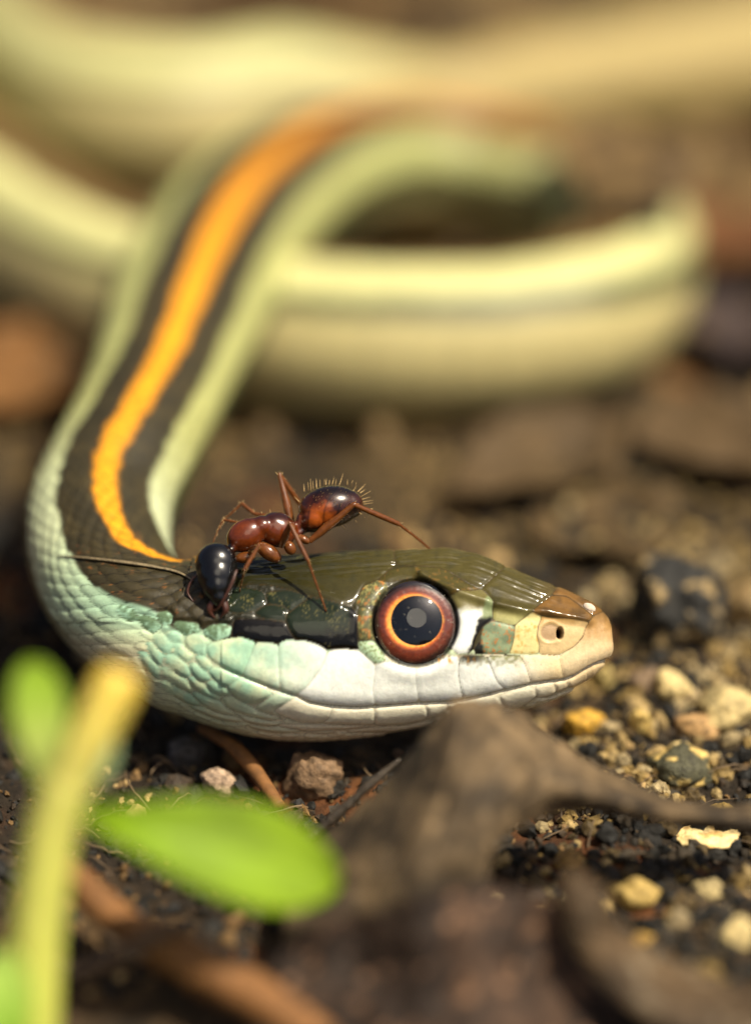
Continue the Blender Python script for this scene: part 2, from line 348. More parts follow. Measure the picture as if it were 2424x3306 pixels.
# which scale does a point belong to, and how far from its border
def densify(poly):
    """round the corners a little by resampling"""
    p = np.array(poly); out = []
    for i in range(len(p)):
        a, b, c_ = p[i - 1], p[i], p[(i + 1) % len(p)]
        k = 0.22; out += [b + (a - b) * k, b * .5 + (a * k * .5 + c_ * k * .5 + b * (1 - k)) * .5, b + (c_ - b) * k]
    return np.array(out)
hi = np.where(S_ < 0.9)[0]; hmax = hi[-1] + 1
qx = PX[:hmax].ravel(); qy = PY[:hmax].ravel(); Q = len(qx)
owner = np.full(Q, -1); dist = np.full(Q, 99.0)
jx = qx + 0.0; jy = qy + 0.0
for si, (kind, poly, b) in enumerate(SC):
    p = densify(poly); lo = p.min(0) - 2; hi_ = p.max(0) + 2
    m = np.where((jx > lo[0]) & (jx < hi_[0]) & (jy > lo[1]) & (jy < hi_[1]) & (owner < 0))[0]
    if len(m) == 0: continue
    x = jx[m]; y = jy[m]; inside = np.zeros(len(m), bool); dd = np.full(len(m), 1e9)
    for i in range(len(p)):
        x1, y1 = p[i - 1]; x2, y2 = p[i]
        c1 = (y1 > y) != (y2 > y)
        inside ^= c1 & (x < (x2 - x1) * (y - y1) / (y2 - y1 + 1e-12) + x1)
        ex_, ey_ = x2 - x1, y2 - y1; t = np.clip(((x - x1) * ex_ + (y - y1) * ey_) / (ex_ * ex_ + ey_ * ey_ + 1e-9), 0, 1)
        dd = np.minimum(dd, np.hypot(x - x1 - t * ex_, y - y1 - t * ey_))
    # a scale that lies on top also draws its seam on the border of the one it covers
    mi = m[inside]; owner[mi] = si; dist[mi] = np.minimum(dist[mi], dd[inside])
    mo = m[~inside]; dist[mo] = np.minimum(dist[mo], dd[~inside])
OWN = np.full(PX.shape, -1); OWN[:hmax] = owner.reshape(hmax, NA); DS = np.full(PX.shape, 99.0); DS[:hmax] = dist.reshape(hmax, NA)

# overlapping lattice scales for the neck, the back and the belly
circ = 2 * math.pi * (R[:, 3] + R[:, 4]) / 2
RAWA = np.where(ANG <= math.pi, ANG, ANG - 2 * math.pi)
rows_n = 30.0
U = np.repeat((S_ / 0.52)[:, None], NA, 1); Vv = np.repeat((RAWA / (2 * math.pi) * rows_n)[None], len(S_), 0)
belly = np.abs(Vv) > rows_n * 0.40
best_u = np.full(U.shape, 1e9); bd = np.zeros(U.shape); bdu = np.zeros(U.shape); bid = np.zeros(U.shape)
j0 = np.floor(Vv * 2)
for dj in range(-2, 3):
    j = j0 + dj; off = np.where(np.mod(j, 2) == 1, 0.5, 0.0)
    for di in (-1, 0, 1):
        cu = np.round(U - off) + di + off; du = U - cu; dv = Vv - j / 2
        q = np.sqrt((du / np.where(du > 0, 0.66, 0.9)) ** 2 + (dv / 0.54) ** 2)
        ok = (q < 1) & (cu < best_u)
        best_u = np.where(ok, cu, best_u); bd = np.where(ok, 1 - q, bd); bdu = np.where(ok, du, bdu); bid = np.where(ok, cu * 7.13 + j * 3.71, bid)
LD = bd * 14.0                                        # pseudo distance to the border in picture units
Ljit = np.abs(np.sin(bid * 12.9898) * 43758.5453) % 1
use_lat = OWN < 0
dst = np.where(use_lat, LD, DS)
bul = np.ones(PX.shape); kinds = [k for k, _, _ in SC]; bulv = np.array([b * {'lip': .45, 'lipf': .5, 'lipg': .5, 'lipg2': .5, 'lipm': .6, 'rostral': .5, 'nasal': .6, 'nasal2': .6, 'mint2': .8}.get(k, 1.0) for k, _, b in SC])
bul[OWN >= 0] = bulv[OWN[OWN >= 0]]
fade = (1 - 0.6 * sstep(6.5, 12.0, S_))[:, None]
hgt = np.where(use_lat, (0.022 * (1 - np.exp(-(dst / 3.2) ** 2)) + 0.028 * (bdu + 0.5) * (bd > 0)) * (1 + .7 * (PY < 1370)), 0.026 * bul * (1 - np.exp(-(dst / 3.0) ** 2)) + 0.014 * bul * (1 - np.exp(-dst / 14))) * fade
topmask = ((PY < 1290) & (S_[:, None] < -0.9) & (PX > 500))
hgt = np.where(topmask & use_lat, 0.04, hgt)
# large forms: eye socket, brow ridge, nostril, lip line
EX, EY = 913.5, 1371.5
re = np.hypot((PX - EX), (PY - EY) * 1.0)
form = np.zeros(PX.shape); head = (S_[:, None] < -1)
form += head * (-1.0 * (1 - sstep(80, 97, re)) + 0.05 * np.exp(-((re - 112) / 20) ** 2))
hgt = np.where(head & (re < 100), hgt * sstep(93, 104, re), hgt)
def segdist(pts, x, y):
    dd = np.full(x.shape, 1e9)
    for (x1, y1), (x2, y2) in zip(pts[:-1], pts[1:]):
        ex_, ey_ = x2 - x1, y2 - y1; t = np.clip(((x - x1) * ex_ + (y - y1) * ey_) / (ex_ ** 2 + ey_ ** 2), 0, 1)
        dd = np.minimum(dd, np.hypot(x - x1 - t * ex_, y - y1 - t * ey_))
    return dd
canth = r1((560,255),(640,300),(740,335),(900,385),(1080,430),(1190,435),(1300,460),(1400,480))
form += head * 0.12 * np.exp(-(segdist(canth, PX, PY) / 9) ** 2)
rear = r1((150,395),(60,350),(-100,310),(-300,290)); form += head * 0.08 * np.exp(-(segdist(rear, PX, PY) / 16) ** 2)
lipl = r1((1500,668),(1440,685),(1395,708),(1330,748),(1275,768),(1190,778),(1115,791),(985,820),(830,858),(770,868),(700,881),(550,887),(330,904),(230,909),(100,900),(0,883),(-70,848)) + r2((1368,850),(1285,827),(1098,754),(1000,710),(935,672))
dl = segdist(lipl, PX, PY); form += head * (-0.06 * np.exp(-(dl / 3.0) ** 2)) + head * 0.04 * np.exp(-((dl - 22) / 20) ** 2) * (np.array(PY) < 1600)
NX, NY = r1((1208, 532))[0]; HX, HY = r1((1257, 536))[0]
rn = np.hypot((PX - NX) / 24, (PY - NY) / 21); rh = np.hypot((PX - HX) / 8.5, (PY - HY) / 16)
form += head * (0.012 * np.exp(-((rn - 1.1) / 0.2) ** 2) - 0.03 * (1 - sstep(.8, 1.1, rn)) - 0.42 * (1 - sstep(0.35, 1.05, rh)))
vf = Pv * 1.0
form += 0.012 * fbm(vf * 2.2, 5, 4) * (1 - sstep(5, 9, S_))[:, None]
# wrinkles of loose skin along the crown
dtop = PY - np.repeat(PY[:, 0:1], NA, 1)
cr = (1 - sstep(14, 75, dtop)) * head * sstep(440, 520, PX) * (1 - sstep(1180, 1240, PX))
wr = fbm(np.stack([PX / 120, dtop / 6 + PX / 160, PX * 0], -1), 31, 3)
form += cr * (0.062 - 0.036 * sstep(980, 1080, PX)) * (np.abs(wr) * 2 - .5)
vent = (np.exp(-((((S_[:, None] / .95) % 1) - .5) / .07) ** 2)) * (TH[None] > 1.75) * (S_[:, None] > 4); hgt = hgt - .03 * vent
gap = (OWN < 0) & (DS < 4.5); hgt = np.where(gap, 0.0, hgt)
for _ in range(2):
    hgt[1:-1] = (hgt[:-2] + 2 * hgt[1:-1] + hgt[2:]) / 4; hgt = (np.roll(hgt, 1, 1) + 2 * hgt + np.roll(hgt, -1, 1)) / 4
P2 = Pv + Nv * (hgt + form)[..., None]
# roots and seams
for k in range(4):
    P2[:, 0] = P2[:, 0]

# ---- pigment, with shade painted in on the neck belly
def mixc(a, b, t): return a * (1 - t[..., None]) + b * t[..., None]
full = lambda c: np.broadcast_to(c, PX.shape + (3,)).copy()
noi = fbm(np.stack([PX / 26, PY / 26, PX * 0], -1), 3, 4); noi2 = fbm(np.stack([PX / 7, PY / 7, PX * 0], -1), 8, 3); noi3 = fbm(np.stack([PX / 3.2, PY / 3.2, PX * 0], -1), 12, 2)
white = srgb(240, 243, 236); mint = srgb(160, 200, 172); mint_g = srgb(192, 208, 172); teal = srgb(112, 156, 128); greenblack = srgb(26, 30, 20); olive = srgb(74, 67, 33)
dkolive = srgb(38, 37, 19); tan = srgb(206, 172, 124); cream = srgb(236, 212, 166); black = srgb(12, 11, 10); orange = srgb(226, 152, 24); orange2 = srgb(164, 102, 30)
darkb = srgb(52, 46, 28); pale = srgb(172, 174, 112); palm = srgb(196, 204, 164); bellyc = srgb(186, 174, 122); rust = srgb(176, 108, 46); grey = srgb(74, 78, 46)
s_arc = S_[np.where(R[:, 0] > 1080)[0][np.searchsorted(np.where(R[:, 0] > 1080)[0], NH)]]; print('arc', s_arc)
thd = np.degrees(np.abs(RAWA))[None] + np.zeros(PX.shape)
s2 = S_[:, None] + np.zeros(PX.shape)
thd_n = thd + (Ljit - .5) * 2.5 * fade + 1.6 * noise3(np.stack([s2 * 3, thd * .05, thd * 0], -1), 4)
t1 = np.interp(s2, [-3, 0, 2.2, 4.0, 8, 60], [88, 84, 48, 38, 37, 36]); t2 = np.interp(s2, [0, 2, 5, 30, 60], [140, 105, 72, 70, 76]); ow = np.interp(s2, [-3.5, -2.5, 0, 2, 5, 10], [0, 5, 6.2, 7.4, 8.6, 9.0]) * (1 - sstep(s_arc, s_arc + 5, s2))
col = full(darkb)
col = mixc(col, full(srgb(70, 60, 34)), sstep(-.2, .5, noi)[...] * 0.6); col = mixc(col, full(srgb(104, 80, 44)), sstep(s_arc - 8, s_arc + 4, s2))
edge = 2.2
col = mixc(col, mixc(full(orange), full(orange2), sstep(12, s_arc, s2)), 1 - sstep(ow - edge, ow + edge, thd_n))
palec = mixc(full(mint), full(palm), sstep(0, 3.5, s2)); palec = mixc(palec, full(pale), sstep(3.5, 8, s2)); palec = mixc(palec, full(srgb(196, 193, 134)), sstep(25, 40, s2))
inst = sstep(t1 - edge, t1 + edge, thd_n)
col = mixc(col, palec, inst)
out_ = sstep(t2 - 3, t2 + 3, thd_n)
col = mixc(col, full(grey), out_); b0 = np.interp(s2, [0, 3, 6, 60], [140, 120, 100, 84]); col = mixc(col, full(bellyc), sstep(b0 - 3, b0 + 4, thd_n)); nb_ = mixc(mixc(full(srgb(214, 206, 172)), full(srgb(140, 138, 100)), sstep(.8, 2.4, s2)), full(mint_g), 1 - sstep(92, 112, thd_n)); col = mixc(col, nb_, (1 - sstep(.5, 4.0, s2)) * sstep(80, 96, thd_n))  # neck belly dims to olive: its shade is painted into the colour
rb = sstep(560, 1050, R[:, 0:1]) * (np.arange(len(S_)) > np.where((S_ > 40) & (R[:, 0] < -250))[0].max())[:, None] * np.ones(PX.shape); col = mixc(col, full(srgb(176, 154, 98)), rb * .85)
# lattice scales: dark seams, small jitter, rusty flecks on the dark neck
seam = np.exp(-(LD / 1.3) ** 2) * fade
col = col * (1 - (0.5 + .28 * (thd < t1))[..., None] * seam[..., None]); col = col * (0.86 + 0.28 * Ljit[..., None] * fade[..., None] + 0.14 * (1 - fade[..., None]))
fl = .6 * sstep(.34, .55, noi2) * (thd < t1 - 2) * (s2 < 2.5) * (s2 > -3) * sstep(0.3, 0.7, Ljit)
col = mixc(col, full(rust), fl * 0.55)
col = col * (1 - .16 * vent[..., None])
# head pigment from the drawn scales
hc = col.copy()
mw = sstep(560, 770, PX + 30 * noi); 
mintf = mixc(mixc(full(mint), full(mint_g), sstep(-.4, .5, noi)), full(white), mw)
low = sstep(1490, 1600, PY + 0.12 * (PX - 600)); mintf = mixc(mintf, full(srgb(226, 222, 196)), low * 0.75)
lipc = mixc(full(white), full(cream), sstep(1080, 1240, PX)); lipc = mixc(lipc, full(tan), sstep(1250, 1330, PX) * .6)
tanf = mixc(full(srgb(226, 204, 164)), full(srgb(172, 134, 82)), sstep(1455, 1372, PY + 10 * noi2)); tanf = mixc(tanf, full(srgb(122, 92, 50)), sstep(1398, 1348, PY + 9 * noi2))
crownf = mixc(full(dkolive), full(olive), sstep(560, 980, PX + 40 * noi)); crownf = mixc(crownf, full(srgb(88, 74, 44)), sstep(1150, 1250, PX))
crownf = mixc(crownf, full(srgb(44, 44, 28)), sstep(0, .6, noi) * .5)
tempf = mixc(full(srgb(30, 38, 27)), full(black), sstep(1372, 1402, PY + 12 * noi)); tempf = mixc(tempf, full(srgb(120, 112, 66)), sstep(.25, .5, noi3 + .4 * noi2) * .45 * sstep(-.1, .3, noi)); tempf = mixc(tempf, full(black), sstep(762, 774, PX + 3 * noi2) * sstep(1328, 1345, PY))
K = np.array(kinds + ['none']); KO = K[OWN]
def put(kind, arr):
    m = KO == kind; hc[m] = arr[m]
for kk in ('lip',): put(kk, lipc)
put('lipm', mixc(mintf, full(white), np.full(PX.shape, .15)))
g_ = sstep(.0, 1.0, 1 - (PY - 1440) / 30 + .5 * noi2)
put('lipg', mixc(lipc, full(srgb(138, 138, 96)), g_)); put('lipg2', mixc(lipc, full(srgb(120, 120, 86)), g_))
put('lipf', mixc(lipc, full(cream), g_ * .5)); put('rostral', tanf); put('mint', mintf)
put('mint2', mixc(full(srgb(92, 116, 86)), full(mint), sstep(-.3, .6, noi + noi2)))
nas = mixc(full(srgb(212, 200, 140)), full(srgb(204, 160, 84)), sstep(.0, .5, noi2)); put('nasal', nas); put('nasal2', mixc(full(srgb(204, 178, 130)), full(srgb(180, 142, 84)), sstep(1385, 1362, PY + 8 * noi)))
put('internasal', mixc(full(srgb(116, 84, 42)), full(srgb(88, 66, 36)), sstep(-.3, .4, noi)))
put('prefrontal', mixc(mixc(crownf, full(srgb(150, 144, 90)), sstep(1336, 1356, PY - (PX - 1100) * .12)), full(srgb(196, 196, 140)), sstep(1350, 1375, PY) * .6))
put('supraocular', mixc(crownf, full(srgb(124, 92, 44)), sstep(.15, .5, noi2) * .45)); put('frontal', crownf); put('parietal', crownf); put('temporal', tempf); put('black', full(black))
pre = mixc(full(srgb(106, 98, 56)), full(white), sstep(1333, 1355, PY + 5 * noi2)); pre = mixc(pre, full(srgb(128, 140, 100)), sstep(1046, 1054, PX + 4 * noi2 + (PY - 1390) * .25)); pre = mixc(pre, full(black), sstep(1036, 1044, PX + 5 * noi2 + (PY - 1400) * 0.30) * sstep(1352, 1364, PY + 4 * noi2))
put('preocular', pre)
lor = mixc(full(srgb(138, 152, 118)), full(srgb(104, 120, 92)), sstep(-.1, .5, noi)); lor = mixc(lor, full(rust), .85 * sstep(.20, .42, .6 * noi2 + .7 * noi3)); lor = mixc(lor, full(black), (1 - sstep(1052, 1064, PX + 6 * noi2 - (PY - 1400) * .25)) * .98)
put('loreal', lor)
po = mixc(full(srgb(82, 82, 52)), full(srgb(140, 134, 84)), sstep(0, .5, noi3)); po = mixc(po, full(rust), sstep(.2, .45, noi2) * .7); put('postocular', po)
put('postocular2', mixc(full(srgb(182, 208, 172)), full(srgb(120, 130, 84)), sstep(.15, .4, noi3)))
put('under', mixc(full(srgb(236, 230, 206)), full(srgb(214, 190, 148)), sstep(1150, 1300, PX)))
# grime and seams between the shields
seamc = np.where((KO == 'lip') | (KO == 'under') | (KO == 'lipf') | (KO == 'rostral') | (KO == 'lipm') | (KO == 'mint'), 0.34, 0.85); seamc = np.where(((KO == 'lip') | (KO == 'lipg') | (KO == 'lipg2')) & (PY < 1462) & (PX > 800), .9, seamc)
sw = np.where((KO == 'lip') | (KO == 'rostral') | (KO == 'lipf'), 1.0, 1.25)
isown = (OWN >= 0)
sm = np.exp(-(DS / sw) ** 2) * seamc * isown
hc = mixc(hc, full(srgb(62, 50, 30)), sm)
defdark = (~isown) & (S_[:, None] < 0.9) & (PY < 1420)
under_def = (~isown) & (S_[:, None] < 0.9) & (PY > 1440)
lat_l = mixc(full(srgb(226, 220, 194)), full(srgb(190, 200, 170)), 1 - sstep(450, 650, PX)); hc[under_def] = (lat_l * (1 - .4 * seam[..., None]))[under_def]
dk = (~isown) & (S_[:, None] < -0.9) & (PY < 1430) & (PX > 480); hc[dk] = (crownf * .6)[dk]
ring_b = head * (1 - sstep(93, 100, re)); hc = mixc(hc, full(black), ring_b * 0.95)
blk = head * np.exp(-(np.hypot((PX - 1034 + 4 * noi2) / 27, (PY - 1447 + 4 * noi3) / 11)) ** 4); hc = mixc(hc, full(black), blk * .9)
flap = head * (1 - sstep(.8, .95, rn)); hc = mixc(hc, full(srgb(160, 130, 98)), flap * .85); hc = mixc(hc, full(srgb(48, 20, 16)), head * (1 - sstep(.6, .95, rh)))
# dark and orange specks, dust
speck = head * (noise3(np.stack([PX / 2.3, PY / 2.3, PX * 0], -1), 77) > .93) * (noi > -.1); hc = mixc(hc, hc * .35, speck * .55 * (PY > 1380))
om = head * (np.exp(-(np.hypot((PX - 985) / 45, (PY - 1452) / 7)) ** 2)) * sstep(.1, .3, noi2); hc = mixc(hc, full(srgb(214, 150, 60)), om)
hm = (1 - sstep(-0.2, 0.9, S_))[:, None] * np.ones(PX.shape); hm = np.where(isown, (S_[:, None] < 0.9) * 1.0, hm)
col = mixc(col, hc, hm)
col = np.clip(col * (1 + .06 * noi3[..., None]), 0, 1)

VWm = np.array([RIGHT[:], UP[:], BACK[:]])
def view2world(p): return p @ VWm + np.array(FOC[:])
verts = view2world(P2.reshape(-1, 3))
n0, n1 = len(R), NA
i = np.arange(n0 - 1)[:, None] * n1; j = np.arange(n1)[None]; j2 = (j + 1) % n1
quads = np.stack([i + j, i + n1 + j, i + n1 + j2, i + j2], -1).reshape(-1, 4)
k = len(verts); verts = np.vstack([verts, verts[:n1].mean(0), verts[-n1:].mean(0)]); jj = np.arange(n1)
tris = np.vstack([np.stack([jj * 0 + k, jj, (jj + 1) % n1], -1), np.stack([jj * 0 + k + 1, (n0 - 1) * n1 + (jj + 1) % n1, (n0 - 1) * n1 + jj], -1)])
colf = np.vstack([col.reshape(-1, 3), col[0].mean(0), col[-1].mean(0)])

def snake_mat():
    m = mat('snake_skin', attr=True, rough=0.42, coat=0.25, coat_rough=0.12, spec=0.28, sss=0.18, sss_r=(1.0, .75, .5), sss_s=0.10, var=0.09, nscale=9, bump=0.35, bscale=22, bdist=0.02)
    nt = m.node_tree; b = nt.nodes['Principled BSDF']
    a = nt.nodes.new('ShaderNodeAttribute'); a.attribute_name = 'Gloss'; m2 = nt.nodes.new('ShaderNodeMapRange'); m2.inputs['From Max'].default_value = .6; m2.inputs['To Min'].default_value = .4; m2.inputs['To Max'].default_value = .03; nt.links.new(a.outputs['Fac'], m2.inputs['Value']); nt.links.new(m2.outputs[0], b.inputs['Specular IOR Level']); m3 = nt.nodes.new('ShaderNodeMapRange'); m3.inputs['From Min'].default_value = .1; m3.inputs['From Max'].default_value = .6; m3.inputs['To Min'].default_value = .16; m3.inputs['To Max'].default_value = 0; nt.links.new(a.outputs['Fac'], m3.inputs['Value']); nt.links.new(m3.outputs[0], b.inputs['Subsurface Weight'])
    mr = nt.nodes.new('ShaderNodeMapRange'); mr.inputs['To Min'].default_value = 0.5; mr.inputs['To Max'].default_value = 0.24; nt.links.new(a.outputs['Fac'], mr.inputs['Value']); nt.links.new(mr.outputs[0], b.inputs['Roughness'])
    nt.links.new(a.outputs['Fac'], b.inputs['Coat Weight'])
    return m
snake_loc = V(850, 1626, 1.7)
snake = thing('snake', snake_loc, 'slender snake with an orange back stripe, mint cheeks and big red-brown eye', 'snake')
me = new_mesh('body', verts, [quads, tris], colf)
gl = ((crown * np.isin(KO, ['frontal', 'parietal', 'temporal', 'black', 'prefrontal', 'supraocular', 'internasal'])) * 0.62 + 0.12 * (1 - sstep(6, 14, S_))[:, None])
at = me.attributes.new('Gloss', 'FLOAT', 'POINT'); at.data.foreach_set('value', np.concatenate([gl.ravel(), [0.2, 0.2]]).astype(np.float32))
body_o = link('body', me, snake_mat(), snake)
me.update()
bvh = BVHTree.FromPolygons([Vector(v) for v in verts], [tuple(q) for q in quads.tolist()])
def hit(px, py, off=0.0, tree=None):
    """point on the snake seen at the picture position"""
    o = cam.location; d = (V(px, py, 0) - o).normalized(); r = (tree or bvh).ray_cast(o, d)
    if r[0] is None: return None
    return r[0] - d * off

# ---- eye: clear cornea over an iris bowl and a black pupil
def eye_part():
    # surface depth around the socket rim
    ring_pts = [hit(EX + 112 * math.cos(a), EY + 112 * math.sin(a)) for a in np.linspace(0, 2 * math.pi, 24, endpoint=False)]
    c = sum(ring_pts, Vector()) / len(ring_pts)
    A = np.array([(p - c)[:] for p in ring_pts]); n = Vector(np.linalg.svd(A)[2][2]);
    if n.dot(BACK) < 0: n = -n
    n = (n * 0.5 + BACK * 0.5).normalized()
    z = n; x = UP.cross(z).normalized() * 1; x = RIGHT - z * RIGHT.dot(z); x.normalize(); y = z.cross(x)
    d_c = (c - FOC).dot(-BACK); o = V(EX, EY, d_c) - n * 0.10
    M = np.array([x[:], y[:], z[:]])
    def cap(rad, depth, nr, na, lift=0.0, ox=0.0, oy=0.0, inner=0.0, ell=1.0):
        r = np.linspace(inner, 1, nr); a = np.linspace(0, 2 * math.pi, na, endpoint=False)
        rr, aa = np.meshgrid(r, a, indexing='ij'); zz = depth * (np.sqrt(np.clip(1 - rr ** 2, 0, 1)))
        v = np.stack([rr * rad * np.cos(aa) + ox, rr * rad * ell * np.sin(aa) + oy, zz + lift], -1).reshape(-1, 3)
        i = np.arange(nr - 1)[:, None] * na; j = np.arange(na)[None]
        f = np.stack([i + j, i + na + j, i + na + (j + 1) % na, i + (j + 1) % na], -1).reshape(-1, 4)
        return v @ M + np.array(o[:]), f, rr.ravel(), aa.ravel()
    # eye part: dark rim ball behind
    v, f, rr, aa = cap(0.985, 0.20, 30, 96, lift=-0.20)
    eye = link('eye', new_mesh('eye', v, f), mat('eye_rim', (0.012, 0.006, 0.005), rough=0.25, coat=0.5), snake)
    # iris bowl: leans in towards the pupil
    nr, na = 60, 220; r = np.linspace(0.50, 1, nr); a = np.linspace(0, 2 * math.pi, na, endpoint=False); rr, aa = np.meshgrid(r, a, indexing='ij')
    pxo, pyo = 0.03 * (1 - (rr - .5) * 2), 0.065 * (1 - (rr - .5) * 2)
    R0 = 0.89; inner = 0.565
    rad = inner + (R0 - inner) * (rr - .5) * 2
    zz = 0.10 + 0.02 * np.sin((rr - .5) * 2 * math.pi) - 0.05 * ((rr - .5) * 2) ** 2
    zz = zz + 0.008 * fbm(np.stack([np.cos(aa) * 9, np.sin(aa) * 9, rr * 4], -1), 5, 3)
    v = np.stack([rad * np.cos(aa) + pxo, rad * np.sin(aa) * .97 + pyo, zz], -1).reshape(-1, 3)
    t = ((rr - .5) * 2).ravel(); ang = aa.ravel(); nn = fbm(np.stack([np.cos(ang) * 14, np.sin(ang) * 14, t * 3], -1), 9, 4); nb = fbm(np.stack([np.cos(ang) * 1.6, np.sin(ang) * 1.6, t * .8], -1), 19, 2)
    gold = srgb(244, 164, 60); org = srgb(206, 98, 24); red = srgb(104, 36, 5); deep = srgb(34, 11, 4)
    wid = 0.13 + 0.12 * np.cos(ang - 2.9) + 0.08 * nn
    c_ = np.where((t < wid)[:, None], gold, org); c_ = mixc(np.broadcast_to(gold, (len(t), 3)).copy(), np.broadcast_to(org, (len(t), 3)), sstep(wid * .6, wid * 1.4, t))
    c_ = mixc(c_, np.broadcast_to(red, (len(t), 3)), sstep(wid + .0, wid + .26, t + .15 * nn)); c_ = mixc(c_, np.broadcast_to(deep, (len(t), 3)), sstep(.5, 1.0, t + .25 * nb + .15 * nn))
    nf = fbm(np.stack([np.cos(ang) * 34, np.sin(ang) * 34, t * 2], -1), 29, 2); c_ = c_ * (1 + .35 * nn[:, None] + .3 * nf[:, None])
    i = np.arange(nr - 1)[:, None] * na; j = np.arange(na)[None]
    f = np.stack([i + j, i + na + j, i + na + (j + 1) % na, i + (j + 1) % na], -1).reshape(-1, 4)
    link('iris', new_mesh('iris', v @ M + np.array(o[:]), f, np.clip(c_, 0, 1)), mat('iris', attr=True, rough=.45, sss=.15, sss_s=.05, var=.1, nscale=20), eye)
    v, f, rr, aa = cap(0.60, -0.02, 16, 96, lift=0.08, ox=0.03, oy=0.065)
    link('pupil', new_mesh('pupil', v, f), mat('pupil', (0.004, 0.005, 0.007), rough=1.0, spec=0.0), eye)
    v, f, rr, aa = cap(0.975, 0.56, 40, 128, lift=-0.08)
    m = bpy.data.materials.new('cornea'); m.use_nodes = True; nt = m.node_tree; nt.nodes.clear()
    out = nt.nodes.new('ShaderNodeOutputMaterial'); tr = nt.nodes.new('ShaderNodeBsdfTransparent'); g = nt.nodes.new('ShaderNodeBsdfGlossy'); g.inputs['Roughness'].default_value = 0.035
    fr = nt.nodes.new('ShaderNodeFresnel'); fr.inputs['IOR'].default_value = 1.95; ms = nt.nodes.new('ShaderNodeMixShader')
    n2 = nt.nodes.new('ShaderNodeTexNoise'); n2.inputs['Scale'].default_value = 26; n2.inputs['Detail'].default_value = 2; bp = nt.nodes.new('ShaderNodeBump'); bp.inputs['Strength'].default_value = 0.03; bp.inputs['Distance'].default_value = .02
    tc = nt.nodes.new('ShaderNodeTexCoord'); nt.links.new(tc.outputs['Object'], n2.inputs['Vector']); nt.links.new(n2.outputs['Fac'], bp.inputs['Height']); nt.links.new(bp.outputs[0], g.inputs['Normal'])
    ge = nt.nodes.new('ShaderNodeNewGeometry'); inv = nt.nodes.new('ShaderNodeMath'); inv.operation = 'SUBTRACT'; inv.inputs[0].default_value = 1.0; nt.links.new(ge.outputs['Backfacing'], inv.inputs[1]); mu = nt.nodes.new('ShaderNodeMath'); mu.operation = 'MULTIPLY'; nt.links.new(fr.outputs[0], mu.inputs[0]); nt.links.new(inv.outputs[0], mu.inputs[1]); nt.links.new(mu.outputs[0], ms.inputs[0]); nt.links.new(tr.outputs[0], ms.inputs[1]); nt.links.new(g.outputs[0], ms.inputs[2]); nt.links.new(ms.outputs[0], out.inputs['Surface'])
    link('cornea', new_mesh('cornea', v, f), m, eye)
    # dust specks resting on the clear scale over the eye
    parts = []
    for k in range(42):
        a = rng.uniform(0, 2 * math.pi); r = math.sqrt(rng.uniform(0.02, .85)); zz = 0.56 * math.sqrt(1 - r * r) - 0.08
        v0, f0 = ico(1); s = rng.uniform(.004, .010); parts.append(((v0 * s + np.array([r * .975 * math.cos(a), r * .975 * math.sin(a), zz])) @ M + np.array(o[:]), f0))
    vv, ff = join(parts); link('dust_specks', new_mesh('dust_specks', vv, ff), mat('dust', (.6, .55, .45), rough=.7), eye, kind='stuff')
eye_part()
# flake of shed skin on the snout tip
p = hit(1296, 1335, 0.02); v, f = rock(0.13, 2, .25, 3, (1.2, .8, .25), facet=1)
a = math.radians(-32); Mx = np.array([[math.cos(a), 0, math.sin(a)], [0, 1, 0], [-math.sin(a), 0, math.cos(a)]])
Rv = np.array([RIGHT[:], BACK[:], UP[:]])
# ================================================================== GROUND
def Hh(x, y):
    p = np.stack([x, y, x * 0], -1)
    h = 0.07 * fbm(p * 5.5, 47, 2) + 0.55 * fbm(p * 0.16, 40, 3) + 0.35 * fbm(p * .55, 41, 4) + 0.16 * fbm(p * 1.9, 44, 4)
    h = h - 1.0 * np.exp(-(((x - (-1.5)) / 5.0) ** 2 + ((y - 1.6) / 2.2) ** 2))   # hollow under the chin
    h = h + 0.5 * np.exp(-(((x - 7.0) / 2.5) ** 2 + ((y - 3) / 3.5) ** 2))
    return h
def axis(lo, hi, step, far, grow=1.25):
    a = list(np.arange(lo, hi, step)); s = step; x = a[-1]
    while x < far: s *= grow; x += s; a.append(x)
    s = step; x = a[0]; b = []
    while x > -far: s *= grow; x -= s; b.append(x)
    return np.array(b[::-1] + a)
gx = axis(-13, 13, 0.085, 400); gy = axis(-12, 14, 0.085, 400)
gy = np.concatenate([gy[gy < 14], np.arange(14, 60, 0.3), gy[gy > 60]])
X, Y = np.meshgrid(gx, gy, indexing='ij'); near_m = np.exp(-((np.abs(X) / 60) ** 2 + (Y / 80) ** 2))
Z = Hh(X, Y) * near_m
nA, nB = X.shape; i = np.arange(nA - 1)[:, None] * nB; j = np.arange(nB - 1)[None]
f = np.stack([i + j, i + nB + j, i + nB + j + 1, i + j + 1], -1).reshape(-1, 4)
p = np.stack([X, Y, Z], -1)
n1_ = fbm(p * .28, 50, 4); n2_ = fbm(p * 1.2, 51, 4); n3_ = fbm(p * 5, 52, 3)
c_dark = srgb(38, 31, 23); c_mid = srgb(90, 70, 46); c_tan = srgb(126, 104, 66); c_red = srgb(120, 70, 34)
gc = mixc(np.broadcast_to(c_dark, p.shape).copy(), np.broadcast_to(c_mid, p.shape), sstep(-.05, .6, n1_ + .5 * n2_ + .2 * n3_)); gc = mixc(gc, np.broadcast_to(srgb(30, 25, 19), p.shape), .95 * np.exp(-(((X + 1.5) / 7.5) ** 2 + ((Y - 8.0) / 8.5) ** 2)))
